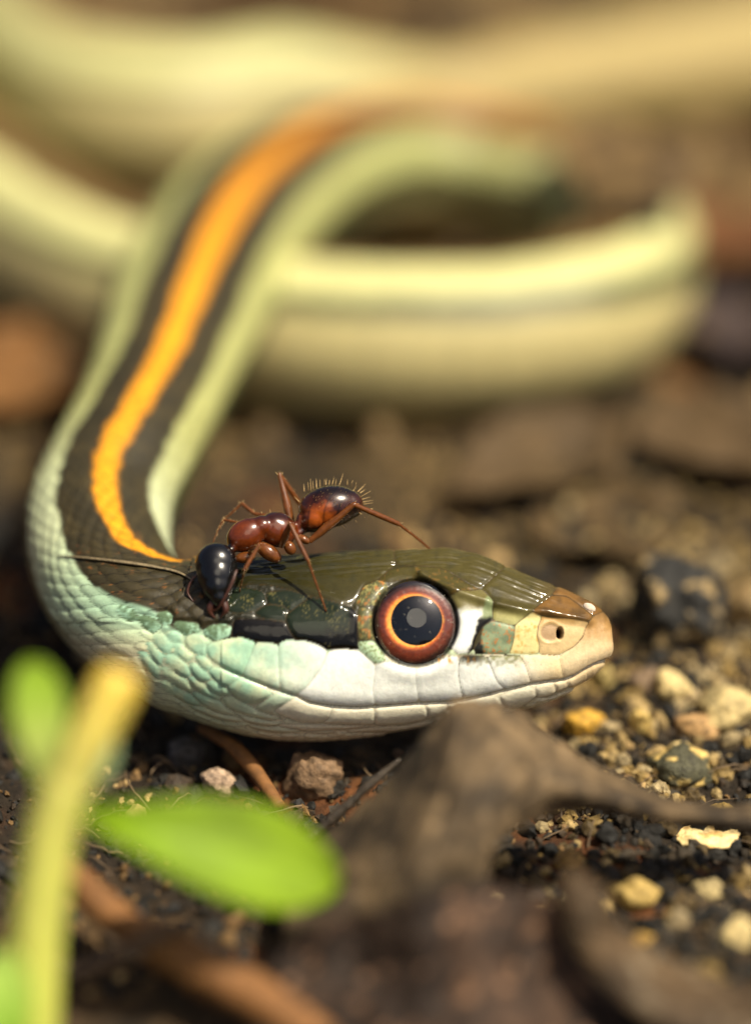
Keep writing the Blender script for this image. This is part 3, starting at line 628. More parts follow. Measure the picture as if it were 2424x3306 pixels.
farw = sstep(4, 14, Y) * (1 - .85 * np.exp(-(((X + 2.5) / 5.5) ** 2 + ((Y - 8.0) / 8) ** 2))); gc = mixc(gc, np.broadcast_to(c_tan, p.shape), np.clip(sstep(-.35, .35, n1_ * .9 + .6 * n2_) * farw * .9, 0, 1)); gc = mixc(gc, np.broadcast_to(c_red, p.shape), sstep(.15, .45, fbm(p * .35, 57, 3)) * .5)
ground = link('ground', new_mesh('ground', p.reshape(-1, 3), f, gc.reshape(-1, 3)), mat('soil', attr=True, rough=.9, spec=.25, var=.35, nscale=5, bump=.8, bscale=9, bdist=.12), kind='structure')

# ---- grains of the soil, too many to count
def grains(name, n, smin, smax, xr, yr, sub, label, bias=1.0, palette=None, hoff=0.2, dens=None):
    v0, f0 = ico(sub); nv = len(v0)
    x = rng.uniform(*xr, n); y = rng.uniform(*yr, n)
    if dens is not None:
        keep = rng.random(n) < dens(x, y); x, y = x[keep], y[keep]; n = len(x)
    s = smin * (smax / smin) ** (rng.random(n) ** bias)
    z = Hh(x, y) + s * hoff
    # unit variants
    vars_ = [rock(1.0, sub, .85, k + 3, (1, rng.uniform(.5, .9), rng.uniform(.5, .9)), freq=2.1)[0] for k in range(24)]
    idx = rng.integers(0, 24, n); VV = np.stack(vars_)[idx]
    an = rng.uniform(0, 2 * math.pi, n); c, s_ = np.cos(an), np.sin(an)
    rx = VV[..., 0] * c[:, None] - VV[..., 1] * s_[:, None]; ry = VV[..., 0] * s_[:, None] + VV[..., 1] * c[:, None]
    out = np.stack([rx, ry, VV[..., 2]], -1) * s[:, None, None] + np.stack([x, y, z], -1)[:, None]
    F = (f0[None] + (np.arange(n) * nv)[:, None, None]).reshape(-1, 3)
    pal = np.array(palette); cl = noise3(np.stack([x * .5, y * .5, x * 0], -1), 61)
    w = np.clip(rng.random(n) * .8 + .25 * cl + .1, 0, .999); ci = pal[(w * len(pal)).astype(int)] * rng.uniform(.75, 1.25, (n, 1))
    cc = np.repeat(ci[:, None], nv, 1).reshape(-1, 3)
    return link(name, new_mesh(name, out.reshape(-1, 3), F, np.clip(cc, 0, 1), smooth=False), M_grain, kind='stuff', label=label)
M_grain = mat('grain', attr=True, rough=.7, spec=.4, var=.45, nscale=7, bump=.7, bscale=14, bdist=.05)
PAL = [srgb(36, 32, 25), srgb(28, 27, 23), srgb(34, 32, 28), srgb(58, 49, 36), srgb(70, 58, 40), srgb(110, 90, 54), srgb(176, 146, 84), srgb(206, 176, 116), srgb(214, 190, 140)]
PAL = [c * .5 for c in PAL]
PALD = [srgb(26, 24, 20), srgb(34, 30, 24), srgb(30, 28, 26), srgb(52, 42, 30), srgb(64, 50, 34), srgb(120, 92, 54), srgb(196, 164, 110)]
PALD = [c * .8 for c in PALD]; PALF = [srgb(50, 40, 28), srgb(70, 56, 38), srgb(96, 76, 50), srgb(116, 94, 60), srgb(150, 124, 82)]
dr = lambda x, y: np.where(x > 2.5, 1.0, 0.35)
grains('gravel', 11000, .05, .20, (-12, 12), (-9, 14), 1, 'fine dark and tan soil grains', 1.6, PALD)
grains('gravel', 3600, .10, .34, (2, 12), (-9, 12), 2, 'coarse golden and black soil grains right of the snout', 1.5, PAL, dens=lambda x, y: sstep(2, 5, x))
grains('gravel', 700, .14, .42, (-12, 3), (-9, 10), 2, 'dark crumbs of soil under the snake', 1.4, PALD)
grains('gravel', 1600, .25, .9, (-30, 30), (13, 60), 2, 'brown soil crumbs far behind the coils', 1.3, PALF)

# fine rootlets and plant fibres in the soil
fib = []
for k in range(260):
    x0, y0 = rng.uniform(-10, 11), rng.uniform(-8, 10); a = rng.uniform(0, 2 * math.pi); L = rng.uniform(.5, 2.2); c_ = rng.uniform(-1.2, 1.2); t = np.linspace(0, 1, 9)
    x = x0 + L * np.cumsum(np.cos(a + c_ * t)) / 9; y = y0 + L * np.cumsum(np.sin(a + c_ * t)) / 9; z = Hh(x, y) + .10 + .25 * np.sin(t * 3.1) * rng.random()
    fib.append(tube(np.stack([x, y, z], -1), np.linspace(.028, .008, 9) * rng.uniform(.6, 1.5), 5))
v, f = join(fib); link('rootlets', new_mesh('rootlets', v, f), mat('rootlet', (.13, .085, .045), rough=.7, var=.5, nscale=2), kind='stuff', label='fine brown rootlets lying over the soil')

# things on the ground: bigger stones and clods, each its own
def gdepth(px, py, h): return dground(px, py, h)
def surf_at(px, py, lift=0.0):
    d = dground(px, py, lift)
    for _ in range(6):
        q = V(px, py, d); h = float(Hh(np.array([q.x]), np.array([q.y]))[0]); d = dground(px, py, h + lift)
    return V(px, py, d)
def stone(name, px, py, rx, rz, label, cat, cbase, cspot=None, amp=.4, seed=1, depth=1.0, sub=4, freq=1.6, spotsc=1.6, thr=.1, lift=None, group=None, crumbs=0):
    lift = rz * .55 if lift is None else lift
    c = surf_at(px, py, lift); v, f0 = ico(sub)
    n = fbm(v * freq + seed * 3.7, seed, 5, .55); w = v * (1 + amp * n)[:, None]
    for k in range(6):
        d = rng.normal(size=3); d /= np.linalg.norm(d); lim = .75 + .15 * rng.random(); e = w @ d; w = w - np.clip(e - lim, 0, None)[:, None] * d * .8
    w = w * np.array([rx, rx * depth, rz]) ; w += (fbm(v * 7 + seed, seed + 5, 3)[:, None]) * v * min(rx, rz) * .08
    sp = fbm(v * spotsc * 2 + seed, seed + 9, 4); cc = np.broadcast_to(cbase, (len(v), 3)).copy()
    if cspot is not None: cc = mixc(cc, np.broadcast_to(cspot, cc.shape), sstep(thr, thr + .15, sp))
    o = link(name, new_mesh(name, w + 0.0, f0, cc), M_grain, label=label, category=cat); o.location = c
    if group: o['group'] = group
    return o
gold = srgb(206, 176, 104); gold2 = srgb(222, 198, 138); dk = srgb(34, 33, 31)
stone('soil_clod', 1478, 1345, 1.15, 1.25, 'big dark lump of soil with tan patches, right of the snout', 'soil clod', dk, srgb(150, 128, 88), amp=.45, seed=4, sub=5, thr=.18)
stone('soil_clod', 1500, 1690, .75, .5, 'low grey-green crumb of soil below the tan grains at the right', 'soil clod', srgb(70, 68, 50), gold, amp=.5, seed=14, sub=4, thr=.1)
stone('stone_chip', 1553, 1838, .80, .16, 'flat cream stone chip with a crumbly edge, lying at the right edge', 'stone chip', srgb(232, 206, 146), srgb(200, 160, 96), amp=.5, seed=6, depth=.6, freq=2.6)
peb = [(1285, 1592, .46, .36, 'golden lumpy pebble under the lower jaw, right of the dead leaf', srgb(206, 160, 62)),
       (1478, 1512, .42, .40, 'upright pale yellow pebble below the big dark soil lump', gold2),
       (1410, 1592, .25, .42, 'narrow standing pebble between two rounder golden ones', gold),
       (1600, 1560, .75, .42, 'wide pale pebble at the right edge level with the jaw', srgb(196, 174, 120)),
       (1530, 1600, .48, .34, 'tan pebble with a reddish cap near the right edge', srgb(188, 150, 100)),
       (1420, 1500, .42, .34, 'greyish pink pebble in front of the snout', srgb(134, 112, 88)),
       (1330, 1500, .30, .36, 'small yellowish pebble just under the snout tip', srgb(170, 150, 92)),
       (1494, 1655, .26, .24, 'bright round grain below the tan pebble with the reddish cap', gold2),
       (1468, 1700, .40, .28, 'pale double grain above the dead leaf strip', gold2),
       (1590, 1790, .32, .28, 'round ochre pebble just above the flat cream chip', srgb(170, 140, 74)),
       (1400, 1965, .46, .40, 'fuzzy tan pebble right of the hollow in the dead leaf', srgb(184, 156, 90)),
       (1418, 2080, .32, .30, 'ochre grain beside the pale curled leaf end', srgb(186, 148, 72)),
       (1620, 2060, .40, .42, 'cream pebble at the lower right edge', gold2),
       (1490, 2030, .26, .34, 'grey tan pebble between the ochre grain and the cream pebble', srgb(160, 142, 106)),
       (1250, 1895, .36, .22, 'flat amber pebble inside the hollow of the dead leaf', srgb(150, 116, 60)),
       (1560, 1960, .36, .26, 'pale grain below the flat cream chip', srgb(190, 170, 120)),
       (873, 1662, .11, .10, 'tiny pinkish grain on the left slope of the dead leaf peak', srgb(214, 170, 130)),
       (748, 1862, .15, .13, 'small tan grain right of the green leaf tip', srgb(170, 140, 90)),
       (1070, 2205, .25, .22, 'tan grain at the bottom edge below the leaf litter', srgb(176, 146, 104)),
       (690, 1710, .62, .62, 'blurred brown stone in the shade under the chin', srgb(128, 102, 76)),
       (480, 1725, .36, .42, 'pale pinkish stone beneath the throat', srgb(178, 152, 128)),
       (405, 1660, .42, .50, 'dark grey stone beneath the neck, left of the rusty stem', srgb(78, 74, 74)),
       (1640, 1340, .5, .7, 'tan stone behind the big dark soil lump at the right edge', srgb(150, 124, 82))]
for k, (px, py, rx, rz, lab, c) in enumerate(peb):
    stone('pebble', px, py, rx, rz, lab, 'pebble', c * .9, c * .45, amp=.55, seed=20 + k, depth=.8, sub=4 if rx > .2 else 3, thr=.15, spotsc=1.2)

# ================================================================== ANT
r3 = lambda X, Y: (381.7 + X / 2.6933, 1008.6 + Y / 2.6933)
def A3(X, Y, d): px, py = r3(X, Y); return V(px, py, d)
ant = thing('ant', hit(640, 1262) or V(640, 1262, 1.0), 'shiny red-brown ant with a black head and bristly rear, biting the back of the snake', 'ant')
def ell_world(c, ax, bx, cx, rot, sub=4):
    """ellipsoid: ax along the screen direction turned by rot degrees, bx across it, cx in depth"""
    v, f = ico(sub); a = math.radians(rot); e1 = RIGHT * math.cos(a) + UP * math.sin(a); e2 = -RIGHT * math.sin(a) + UP * math.cos(a)
    return v @ np.array([(e1 * ax)[:], (e2 * bx)[:], (BACK * cx)[:]]) + np.array(c[:]), f
u3 = 1 / 269.33
blobs = [ # X, Y, d, semi long, semi short, depth, rot
    (925, 285, .95, 190, 128, .46, 8), (860, 330, .95, 130, 95, .40, 40), (1030, 270, .95, 100, 90, .33, -20),      # gaster
    (775, 420, .9, 45, 24, .10, 30), (745, 380, .9, 24, 60, .15, -5), (715, 445, .85, 60, 28, .11, 10),     # petiole
    (615, 420, .75, 120, 106, .36, -20), (600, 395, .72, 90, 78, .32, 0), (432, 452, .6, 128, 96, .33, 30), (525, 400, .62, 76, 66, .28, 0),                 # mesosoma
    (345, 535, .5, 48, 30, .13, 30),                                                                  # neck
    (255, 625, .22, 128, 128, .40, 0), (258, 690, .15, 118, 128, .40, 0), (262, 745, .08, 96, 110, .34, 0), (272, 810, .03, 62, 76, .26, 8)]   # head
parts = [ell_world(A3(X, Y, d), a * u3, b * u3, c, rot, 4) for X, Y, d, a, b, c, rot in blobs]
vv, ff = join(parts)
tmp = bpy.data.objects.new('tmp', new_mesh('tmp', vv, ff)); COL.objects.link(tmp)
rm = tmp.modifiers.new('r', 'REMESH'); rm.mode = 'VOXEL'; rm.voxel_size = 0.022
smd = tmp.modifiers.new('s', 'SMOOTH'); smd.iterations = 13; smd.factor = .6
dg = bpy.context.evaluated_depsgraph_get(); em = tmp.evaluated_get(dg).to_mesh()
nv_ = len(em.vertices); co = np.empty(nv_ * 3, np.float32); em.vertices.foreach_get('co', co); co = co.reshape(-1, 3).astype(float)
fq = [tuple(p.vertices) for p in em.polygons]; fq4 = np.array([q for q in fq if len(q) == 4]); fq3 = [q for q in fq if len(q) == 3]
tmp.evaluated_get(dg).to_mesh_clear(); bpy.data.objects.remove(tmp)
rel = (co - np.array(FOC[:])) @ VWm.T; sc_ = 1 + (-rel[:, 2]) / DIST
apx = 826 + rel[:, 0] / sc_ * 100; apy = 1126 - rel[:, 1] / sc_ * 100
aX = (apx - 381.7) * 2.6933; aY = (apy - 1008.6) * 2.6933
n_a = fbm(co * 3, 91, 3); n_b = fbm(co * 9, 92, 3)
redb = srgb(100, 42, 10); drk = srgb(34, 12, 7); blk_ = srgb(9, 8, 8); amb = srgb(170, 82, 24)
c_ = np.broadcast_to(redb, co.shape).copy()
c_ = mixc(c_, np.broadcast_to(drk, co.shape), sstep(400, 335, aY + 20 * n_a - .05 * (aX - 500)) * .9)
c_ = mixc(c_, np.broadcast_to(blk_, co.shape), 1 - sstep(345, 385, aX + 10 * n_a + .45 * (540 - aY)))
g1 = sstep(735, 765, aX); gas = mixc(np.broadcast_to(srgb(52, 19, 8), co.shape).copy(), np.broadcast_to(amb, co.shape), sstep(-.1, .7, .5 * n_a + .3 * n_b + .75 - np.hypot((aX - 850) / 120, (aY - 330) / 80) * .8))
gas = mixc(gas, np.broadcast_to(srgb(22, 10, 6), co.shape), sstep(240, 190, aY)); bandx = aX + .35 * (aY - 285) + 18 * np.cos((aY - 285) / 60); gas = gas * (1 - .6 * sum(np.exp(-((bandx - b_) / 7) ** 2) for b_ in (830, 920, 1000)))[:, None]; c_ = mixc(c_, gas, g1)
# tergite grooves round the gaster
M_ant = mat('ant_shell', attr=True, rough=.24, spec=.6, coat=.5, coat_rough=.08, sss=.05, sss_r=(1, .45, .1), sss_s=.12, var=.2, nscale=12, bump=.12, bscale=40, bdist=.01)
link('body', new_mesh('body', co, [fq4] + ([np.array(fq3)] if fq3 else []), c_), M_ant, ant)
M_leg = mat('ant_leg', (0.19, 0.06, 0.013), rough=.18, spec=.6, coat=.5, var=.3, nscale=10, backtrans=.3)
HAIR = []
def leg(name, pts, rads, n=14, nseg=12, m=None, label=None):
    P = smooth_path([list(p) + [r] for p, r in zip([tuple(p) for p in pts], rads)], n * (len(pts) - 1)); P[:, 3] = np.clip(P[:, 3], .004, 1)
    v, f = tube(P[:, :3], P[:, 3], nseg); o = link(name, new_mesh(name, v, f), m or M_leg, ant)
    if label: o['label'] = label
    if m is None:
        for k in range(6, len(P) - 4, 3):
            a = rng.uniform(0, 2 * math.pi); dd = np.array((RIGHT * math.cos(a) + UP * math.sin(a))[:]); tdir = P[k + 2, :3] - P[k, :3]; tdir = tdir / (np.linalg.norm(tdir) + 1e-9)
            q0 = P[k, :3] + dd * P[k, 3] * .7; HAIR.append(tube(np.array([q0, q0 + dd * .02 + tdir * .03, q0 + dd * .035 + tdir * .06]), [.005, .0035, .0015], 4))
    return o
foot1 = hit(681, 1214, .01) or A3(1600, 560, 1.2)
def kneed(base, knee, shin, foot, r, toe=None):
    """coxa, femur, tibia, tarsus with sharp joints"""
    def L(a, b, t): return a.lerp(b, t)
    pts = [base, L(base, knee, .12), L(base, knee, .45), L(base, knee, .9), knee, L(knee, shin, .08), L(knee, shin, .55), L(knee, shin, .95), shin, L(shin, foot, .1), L(shin, foot, .6), foot]
    rr = [r * .7, r * .75, r * 1.0, r * .62, r * .55, r * .55, r * .62, r * .55, r * .42, r * .32, r * .26, r * .2]
    if toe is not None: pts.append(toe); rr.append(r * .16)
    return pts, rr
p_, r_ = kneed(A3(808, 490, .7), A3(1068, 272, .55), A3(1335, 388, .9), A3(1535, 545, 1.4), .105, A3(1620, 566, 1.5)); leg('leg', p_, r_)
p_, r_ = kneed(A3(715, 450, 1.1), A3(628, 95, 1.35), A3(745, 262, 1.6), A3(830, 470, 1.9), .10); leg('leg', p_, r_)
ft = hit(*r3(905, 905), .02) or A3(905, 905, .1)
p_, r_ = kneed(A3(640, 520, .45), A3(690, 385, .0), A3(795, 600, -.15), ft, .085); leg('leg', p_, r_)
p_, r_ = kneed(A3(600, 360, 1.0), A3(478, 325, 1.3), A3(405, 266, 1.4), A3(292, 372, 1.4), .07, A3(238, 482, 1.3)); leg('leg', p_, r_)
ft = hit(*r3(392, 790), .02) or A3(392, 790, .1)
p_, r_ = kneed(A3(455, 560, .35), A3(505, 515, .0), A3(420, 660, -.1), ft, .075); leg('leg', p_, r_)
p_, r_ = kneed(A3(450, 420, .95), A3(372, 376, 1.1), A3(300, 362, 1.15), A3(262, 430, 1.1), .05, A3(235, 500, 1.0)); leg('leg', p_, r_)
for (X, Y, d, a, b, c, rot) in [(565, 555, .45, 88, 46, .16, -35), (425, 585, .45, 62, 34, .13, 10), (690, 528, .55, 46, 34, .12, -60), (772, 478, .68, 44, 24, .10, -30)]:
    v, f = ell_world(A3(X, Y, d), a * u3, b * u3, c, rot, 3); link('coxa', new_mesh('coxa', v, f), M_leg, ant)
M_ant2 = mat('antenna', (0.06, 0.02, 0.012), rough=.35, coat=.3)
leg('antenna', [A3(375, 660, -.1), A3(345, 740, -.2), A3(290, 850, -.18), A3(250, 900, -.05), A3(215, 880, .05)], [.03, .032, .03, .028, .02], m=M_ant2)
leg('antenna', [A3(150, 680, .3), A3(110, 720, .3), A3(85, 790, .28), A3(120, 850, .25)], [.03, .03, .028, .02], m=M_ant2)
leg('mandible', [A3(300, 850, -.05), A3(310, 900, -.08), A3(280, 945, -.02)], [.09, .07, .02], m=M_ant2); leg('mandible', [A3(235, 850, 0), A3(215, 900, 0), A3(245, 945, .02)], [.09, .07, .02], m=M_ant2)
# bristles on the gaster
bp_ = [(775,185,772,150),(800,183,797,140),(815,182,812,118),(828,180,826,130),(848,165,846,118),(868,162,868,122),(893,152,895,122),(903,150,906,120),(922,150,925,125),(942,148,952,108),(985,150,1005,88),(1030,152,1032,125),(1052,160,1062,128),(1075,165,1084,140),
       (1100,188,1138,150),(1110,200,1135,183),(1112,225,1168,192),(1120,240,1165,228),(1115,258,1183,246),(1120,270,1182,262),(1085,345,1115,325),(1000,395,1025,422),(1080,370,1086,378),(740,250,716,225),(1060,200,1085,160),(960,155,965,118)]
tb = []
for (x0, y0, x1, y1) in bp_:
    d = .95 + rng.uniform(-.12, .12); P = smooth_path([A3(x0 - (x1 - x0) * .2, y0 - (y1 - y0) * .2, .95)[:], A3((x0 + x1) / 2, (y0 + y1) / 2, d)[:], A3(x1, y1, d)[:]], 6); tb.append(tube(P, np.linspace(.009, .002, 6), 5))
for k in range(40):   # short bristles on the flank of the gaster
    a = rng.uniform(-.6, 3.4); r = rng.uniform(.2, .9); X = 930 + 165 * r * math.cos(a); Y = 285 - 105 * r * math.sin(a); z = .95 - .45 * math.sqrt(max(0, 1 - r * r))
    P = np.array([A3(X, Y, z + .03)[:], A3(X + 4, Y - 9, z - .05)[:], A3(X + 9, Y - 14, z - .10)[:]]); tb.append(tube(P, [.006, .004, .002], 4))
for (x0, y0, x1, y1) in [(620,95,603,78),(640,100,650,80),(1180,298,1140,300),(1130,345,1136,352),(1100,320,1120,330),(575,320,572,300),(525,325,522,312)]:
    P = np.array([A3(x0, y0, .8)[:], A3((x0 + x1) / 2, (y0 + y1) / 2, .8)[:], A3(x1, y1, .8)[:]]); tb.append(tube(P, [.007, .005, .002], 4))
v, f = join(tb + HAIR); link('bristles', new_mesh('bristles', v, f), mat('bristle', (.62, .42, .18), rough=.35), ant, kind='stuff')

# ================================================================== TWIGS, LEAVES, PLANT
M_bark = mat('rusty_bark', (0.19, 0.082, 0.022), rough=.75, var=.4, nscale=3, bump=.5, bscale=10)
M_dark = mat('dark_bark', (0.05, 0.035, 0.022), rough=.5, var=.5, nscale=8, bump=.9, bscale=16, bdist=.08, coat=.3)
M_dry = mat('dry_blade', (0.17, 0.13, 0.07), rough=.6, var=.5, nscale=14, bump=.6, bscale=20)
def twig(name, pts, rads, label, m, cat='twig', rough=.15, flat=1.0, group=None):
    P = smooth_path([list(V(*p)) + [r] for p, r in zip(pts, rads)], 16 * (len(pts) - 1)); v, f = tube(P[:, :3], P[:, 3], 14, flat=flat, rough=rough, rs=2.2)
    c = P[len(P) // 2, :3]; o = link(name, new_mesh(name, v - c, f), m, label=label, category=cat); o.location = c
    return o
twig('twig', [(320, 2055, -5.2), (430, 2120, -5.8), (560, 2190, -6.2), (720, 2300, -6.8)], [.44, .5, .5, .42], 'thick rusty orange twig slanting down to the bottom edge', M_bark)
twig('twig', [(130, 1900, -3.6), (220, 1990, -4.2), (330, 2075, -4.8)], [.32, .38, .32], 'short rusty twig behind the green stem, above the thick orange one', M_bark)
twig('twig', [(120, 2160, -5.0), (230, 2115, -5.4), (340, 2060, -5.8), (420, 2030, -6)], [.14, .17, .17, .12], 'thin grey-brown twig crossing the two rusty twigs', mat('grey_bark', (.11, .07, .045), rough=.8, var=.4, nscale=4, bump=.4))
twig('stem', [(440, 1600, 2.6), (510, 1640, 2.0), (565, 1700, 1.4), (615, 1775, 0.6)], [.10, .16, .17, .14], 'rusty curved stem running down from under the throat', M_bark, 'stem')
twig('twig', [(640, 1880, -.5), (705, 1822, -.5), (760, 1775, -.6), (830, 1712, -.7), (880, 1670, -.6)], [.07, .10, .11, .08, .04], 'crusty blackish twig leading up to the dead leaf', M_dark, rough=.5)
def lies(px, py, off): 
    q = hit(px, py, off); return q if q is not None else V(px, py, 1.9)
pb = []
for (x, y) in [(128, 1222), (200, 1228), (300, 1240), (385, 1256), (425, 1276)]:
    q = hit(x, y) or hit(x + 12, y + 12); pb.append(q - (q - cam.location).normalized() * .06)
P = smooth_path([list(q) + [r] for q, r in zip(pb, [.015, .06, .08, .06, .03])], 80); v, f = tube(P[:, :3], P[:, 3], 12, flat=.45, rough=.3, rs=5)
c = P[40, :3]; o = link('grass_blade', new_mesh('grass_blade', v - c, f), M_dry, label='thin dry brown grass splinter lying along the top of the neck', category='grass blade'); o.location = c
# shed skin flake
q = hit(1296, 1336, .03); v, f = rock(.15, 3, .2, 3, (1.0, .25, .6), facet=1); v = v @ np.array([(RIGHT * .85 - UP * .5)[:], BACK[:], (UP * .85 + RIGHT * .5)[:]])
o = link('skin_flake', new_mesh('skin_flake', v, f), mat('flake', (.62, .52, .42), rough=.7, bump=.4), label='tiny pale flake stuck on top of the snout', category='flake'); o.location = q

def sheet(name, top, bot, n, m, thick, mats, label=None, cat=None, wav=.25, ws=.5, seed=3, colfn=None, parent=None, veins=True, mid=0.0):
    """curled sheet between two edges given as picture positions with depth"""
    a = smooth_path([V(*p)[:] for p in top], n); b = smooth_path([V(*p)[:] for p in bot], n)
    t = np.linspace(0, 1, m)[None, :, None]; P = a[:, None] * (1 - t) + b[:, None] * t
    P = P + np.array(BACK[:]) * (mid * np.sin(t * math.pi))
    nn = fbm(P * ws, seed, 4); P = P + np.array(BACK[:]) * (wav * nn)[..., None] + np.array(UP[:]) * (wav * .4 * fbm(P * ws + 9, seed + 3, 3))[..., None]
    # ragged rim
    rag = fbm(np.stack([np.arange(n) * .35, np.zeros(n), np.zeros(n)], -1), seed + 7, 3); P[:, 0] += np.array(UP[:]) * (rag * .10)[:, None]
    du = np.gradient(P, axis=0); dv = np.gradient(P, axis=1); N = np.cross(du, dv); N /= np.linalg.norm(N, axis=2)[..., None] + 1e-9
    if veins:
        uu = np.linspace(0, 1, n)[:, None] * 9 + t[0].T * 3.0; P = P + N * (0.05 * np.exp(-((uu % 1 - .5) / .08) ** 2))[..., None]
    F_, Bk = P + N * thick / 2, P - N * thick / 2
    v = np.concatenate([F_.reshape(-1, 3), Bk.reshape(-1, 3)]); K0 = n * m
    i = np.arange(n - 1)[:, None] * m; j = np.arange(m - 1)[None]
    f1 = np.stack([i + j, i + m + j, i + m + j + 1, i + j + 1], -1).reshape(-1, 4); f2 = f1[:, ::-1] + K0
    rim = np.concatenate([np.arange(0, m - 1), np.arange(m - 1, K0 - 1, m), K0 - 1 - np.arange(0, m - 1), np.arange(K0 - m, 0, -m)]); r2_ = np.roll(rim, -1)
    f3 = np.stack([rim, r2_, r2_ + K0, rim + K0], -1)
    g = fbm(P * 1.1, seed + 20, 4); g2 = fbm(P * 4, seed + 21, 3)
    cc = colfn(g, g2, P); cc = np.concatenate([cc.reshape(-1, 3)] * 2)
    c = P.reshape(-1, 3).mean(0); me = new_mesh(name, v - (c if parent is None else 0), [np.vstack([f1, f2, f3])], np.clip(cc, 0, 1))
    if parent is None: o = link(name, me, mats, label=label, category=cat); o.location = c
    else: o = link(name, me, mats, parent)
    return o
M_dead = mat('dead_leaf', attr=True, rough=.72, spec=.3, var=.3, nscale=2.5, bump=.5, bscale=7, bdist=.08, backtrans=.12)
def brown(a, b, c3, lo=-.3, hi=.4):
    def fn(g, g2, P):
        x = mixc(np.broadcast_to(a, g.shape + (3,)).copy(), np.broadcast_to(b, g.shape + (3,)), sstep(lo, hi, g + .25 * g2)); return mixc(x, np.broadcast_to(c3, x.shape), sstep(.25, .55, g2 + .3 * g))
    return fn
bA, bB, bC = srgb(60, 50, 38), srgb(108, 90, 66), srgb(136, 114, 84)
leaf_a = sheet('dead_leaf', [(640, 1900, -2.21), (760, 1795, -2.30), (870, 1690, -2.74), (960, 1580, -3.02), (1010, 1545, -3.10), (1130, 1572, -3.02), (1230, 1640, -2.88), (1350, 1705, -2.59), (1500, 1768, -2.30), (1700, 1775, -2.02)],
      [(620, 2080, -4.42), (720, 2080, -4.93), (850, 2060, -5.10), (960, 2010, -5.10), (1060, 1960, -5.10), (1085, 1850, -4.59), (1180, 1800, -3.60), (1320, 1792, -3.31), (1500, 1822, -2.88), (1700, 1845, -2.59)], 150, 60, .07, M_dead,
      'crumpled brown dead leaf peaking in front of the lower jaw', 'dead leaf', wav=.55, ws=.42, seed=5, colfn=brown(bA, bB, bC), mid=.7)
sheet('dead_leaf', [(560, 2130, -5.5), (680, 2040, -6.2), (850, 1985, -6.6), (1020, 1960, -6.4), (1180, 1975, -6.0), (1260, 2030, -5.6)], [(540, 2420, -8.5), (700, 2420, -8.5), (900, 2420, -9), (1100, 2420, -9), (1260, 2420, -8.5), (1450, 2420, -8)], 110, 60, .07, M_dead,
      'dark purplish brown dead leaf filling the bottom centre', 'dead leaf', wav=.9, ws=.4, seed=15, colfn=brown(srgb(40, 29, 22), srgb(78, 58, 44), srgb(140, 106, 80)), mid=-.9)
sheet('dead_leaf', [(1255, 1905, -6.2), (1330, 1960, -6.4), (1360, 2040, -6.2), (1480, 2110, -6.0), (1600, 2160, -6.0), (1720, 2190, -6.0)], [(1225, 1965, -6.4), (1240, 2040, -6.8), (1290, 2130, -7.0), (1400, 2220, -7.4), (1560, 2300, -7.8), (1720, 2360, -8)], 80, 30, .06, M_dead,
      'pale tan dead leaf strip curling along the lower right corner', 'dead leaf', wav=.25, ws=.6, seed=25, colfn=brown(srgb(66, 52, 36), srgb(98, 78, 54), srgb(128, 116, 96)), mid=.4)
sheet('dead_leaf', [(1180, 290, 19.5), (1270, 246, 20.5), (1380, 260, 20.0), (1560, 330, 18.5)], [(1265, 400, 17.8), (1300, 462, 17.0), (1385, 480, 16.4), (1520, 425, 16.4)], 70, 40, .06, M_dead,
      'brown dead leaf added over the right bend of the far loop for its brown murk', 'dead leaf', wav=.7, ws=.5, seed=35, colfn=brown(srgb(84, 66, 42), srgb(124, 100, 62), srgb(150, 124, 80)), mid=.8)  # added leaf, stands in for the murky shade where the coil fades
# blurred litter in the distance
far = [((1570, 560, .5), 2.6, 1.6, srgb(104, 66, 38), 'reddish brown litter leaf right of the middle coil'), ((1640, 760, .3), 2.2, 1.6, srgb(62, 50, 48), 'dark greyish litter leaf at the right edge beside the coils'),
       ((20, 850, .4), 2.2, 1.6, srgb(120, 84, 46), 'orange-brown litter leaf at the left edge beside the neck'), ((1180, 1040, .0), 3.2, 1.3, srgb(84, 67, 44), 'wide tan litter leaf behind the ant'),
       ((1580, 1000, .0), 2.6, 1.3, srgb(86, 68, 44), 'tan litter leaf above the big dark soil lump'), ((1360, 1190, -.05), 2.3, 1.2, srgb(92, 74, 48), 'pale brown litter leaf behind the forehead'),
       ((920, 500, .3), 2.6, 1.2, srgb(116, 96, 62), 'brown litter leaf seen inside the loop of the coils'), ((700, 10, .3), 4.4, 1.8, srgb(86, 64, 36), 'dark brown litter leaf at the top behind the coils')]
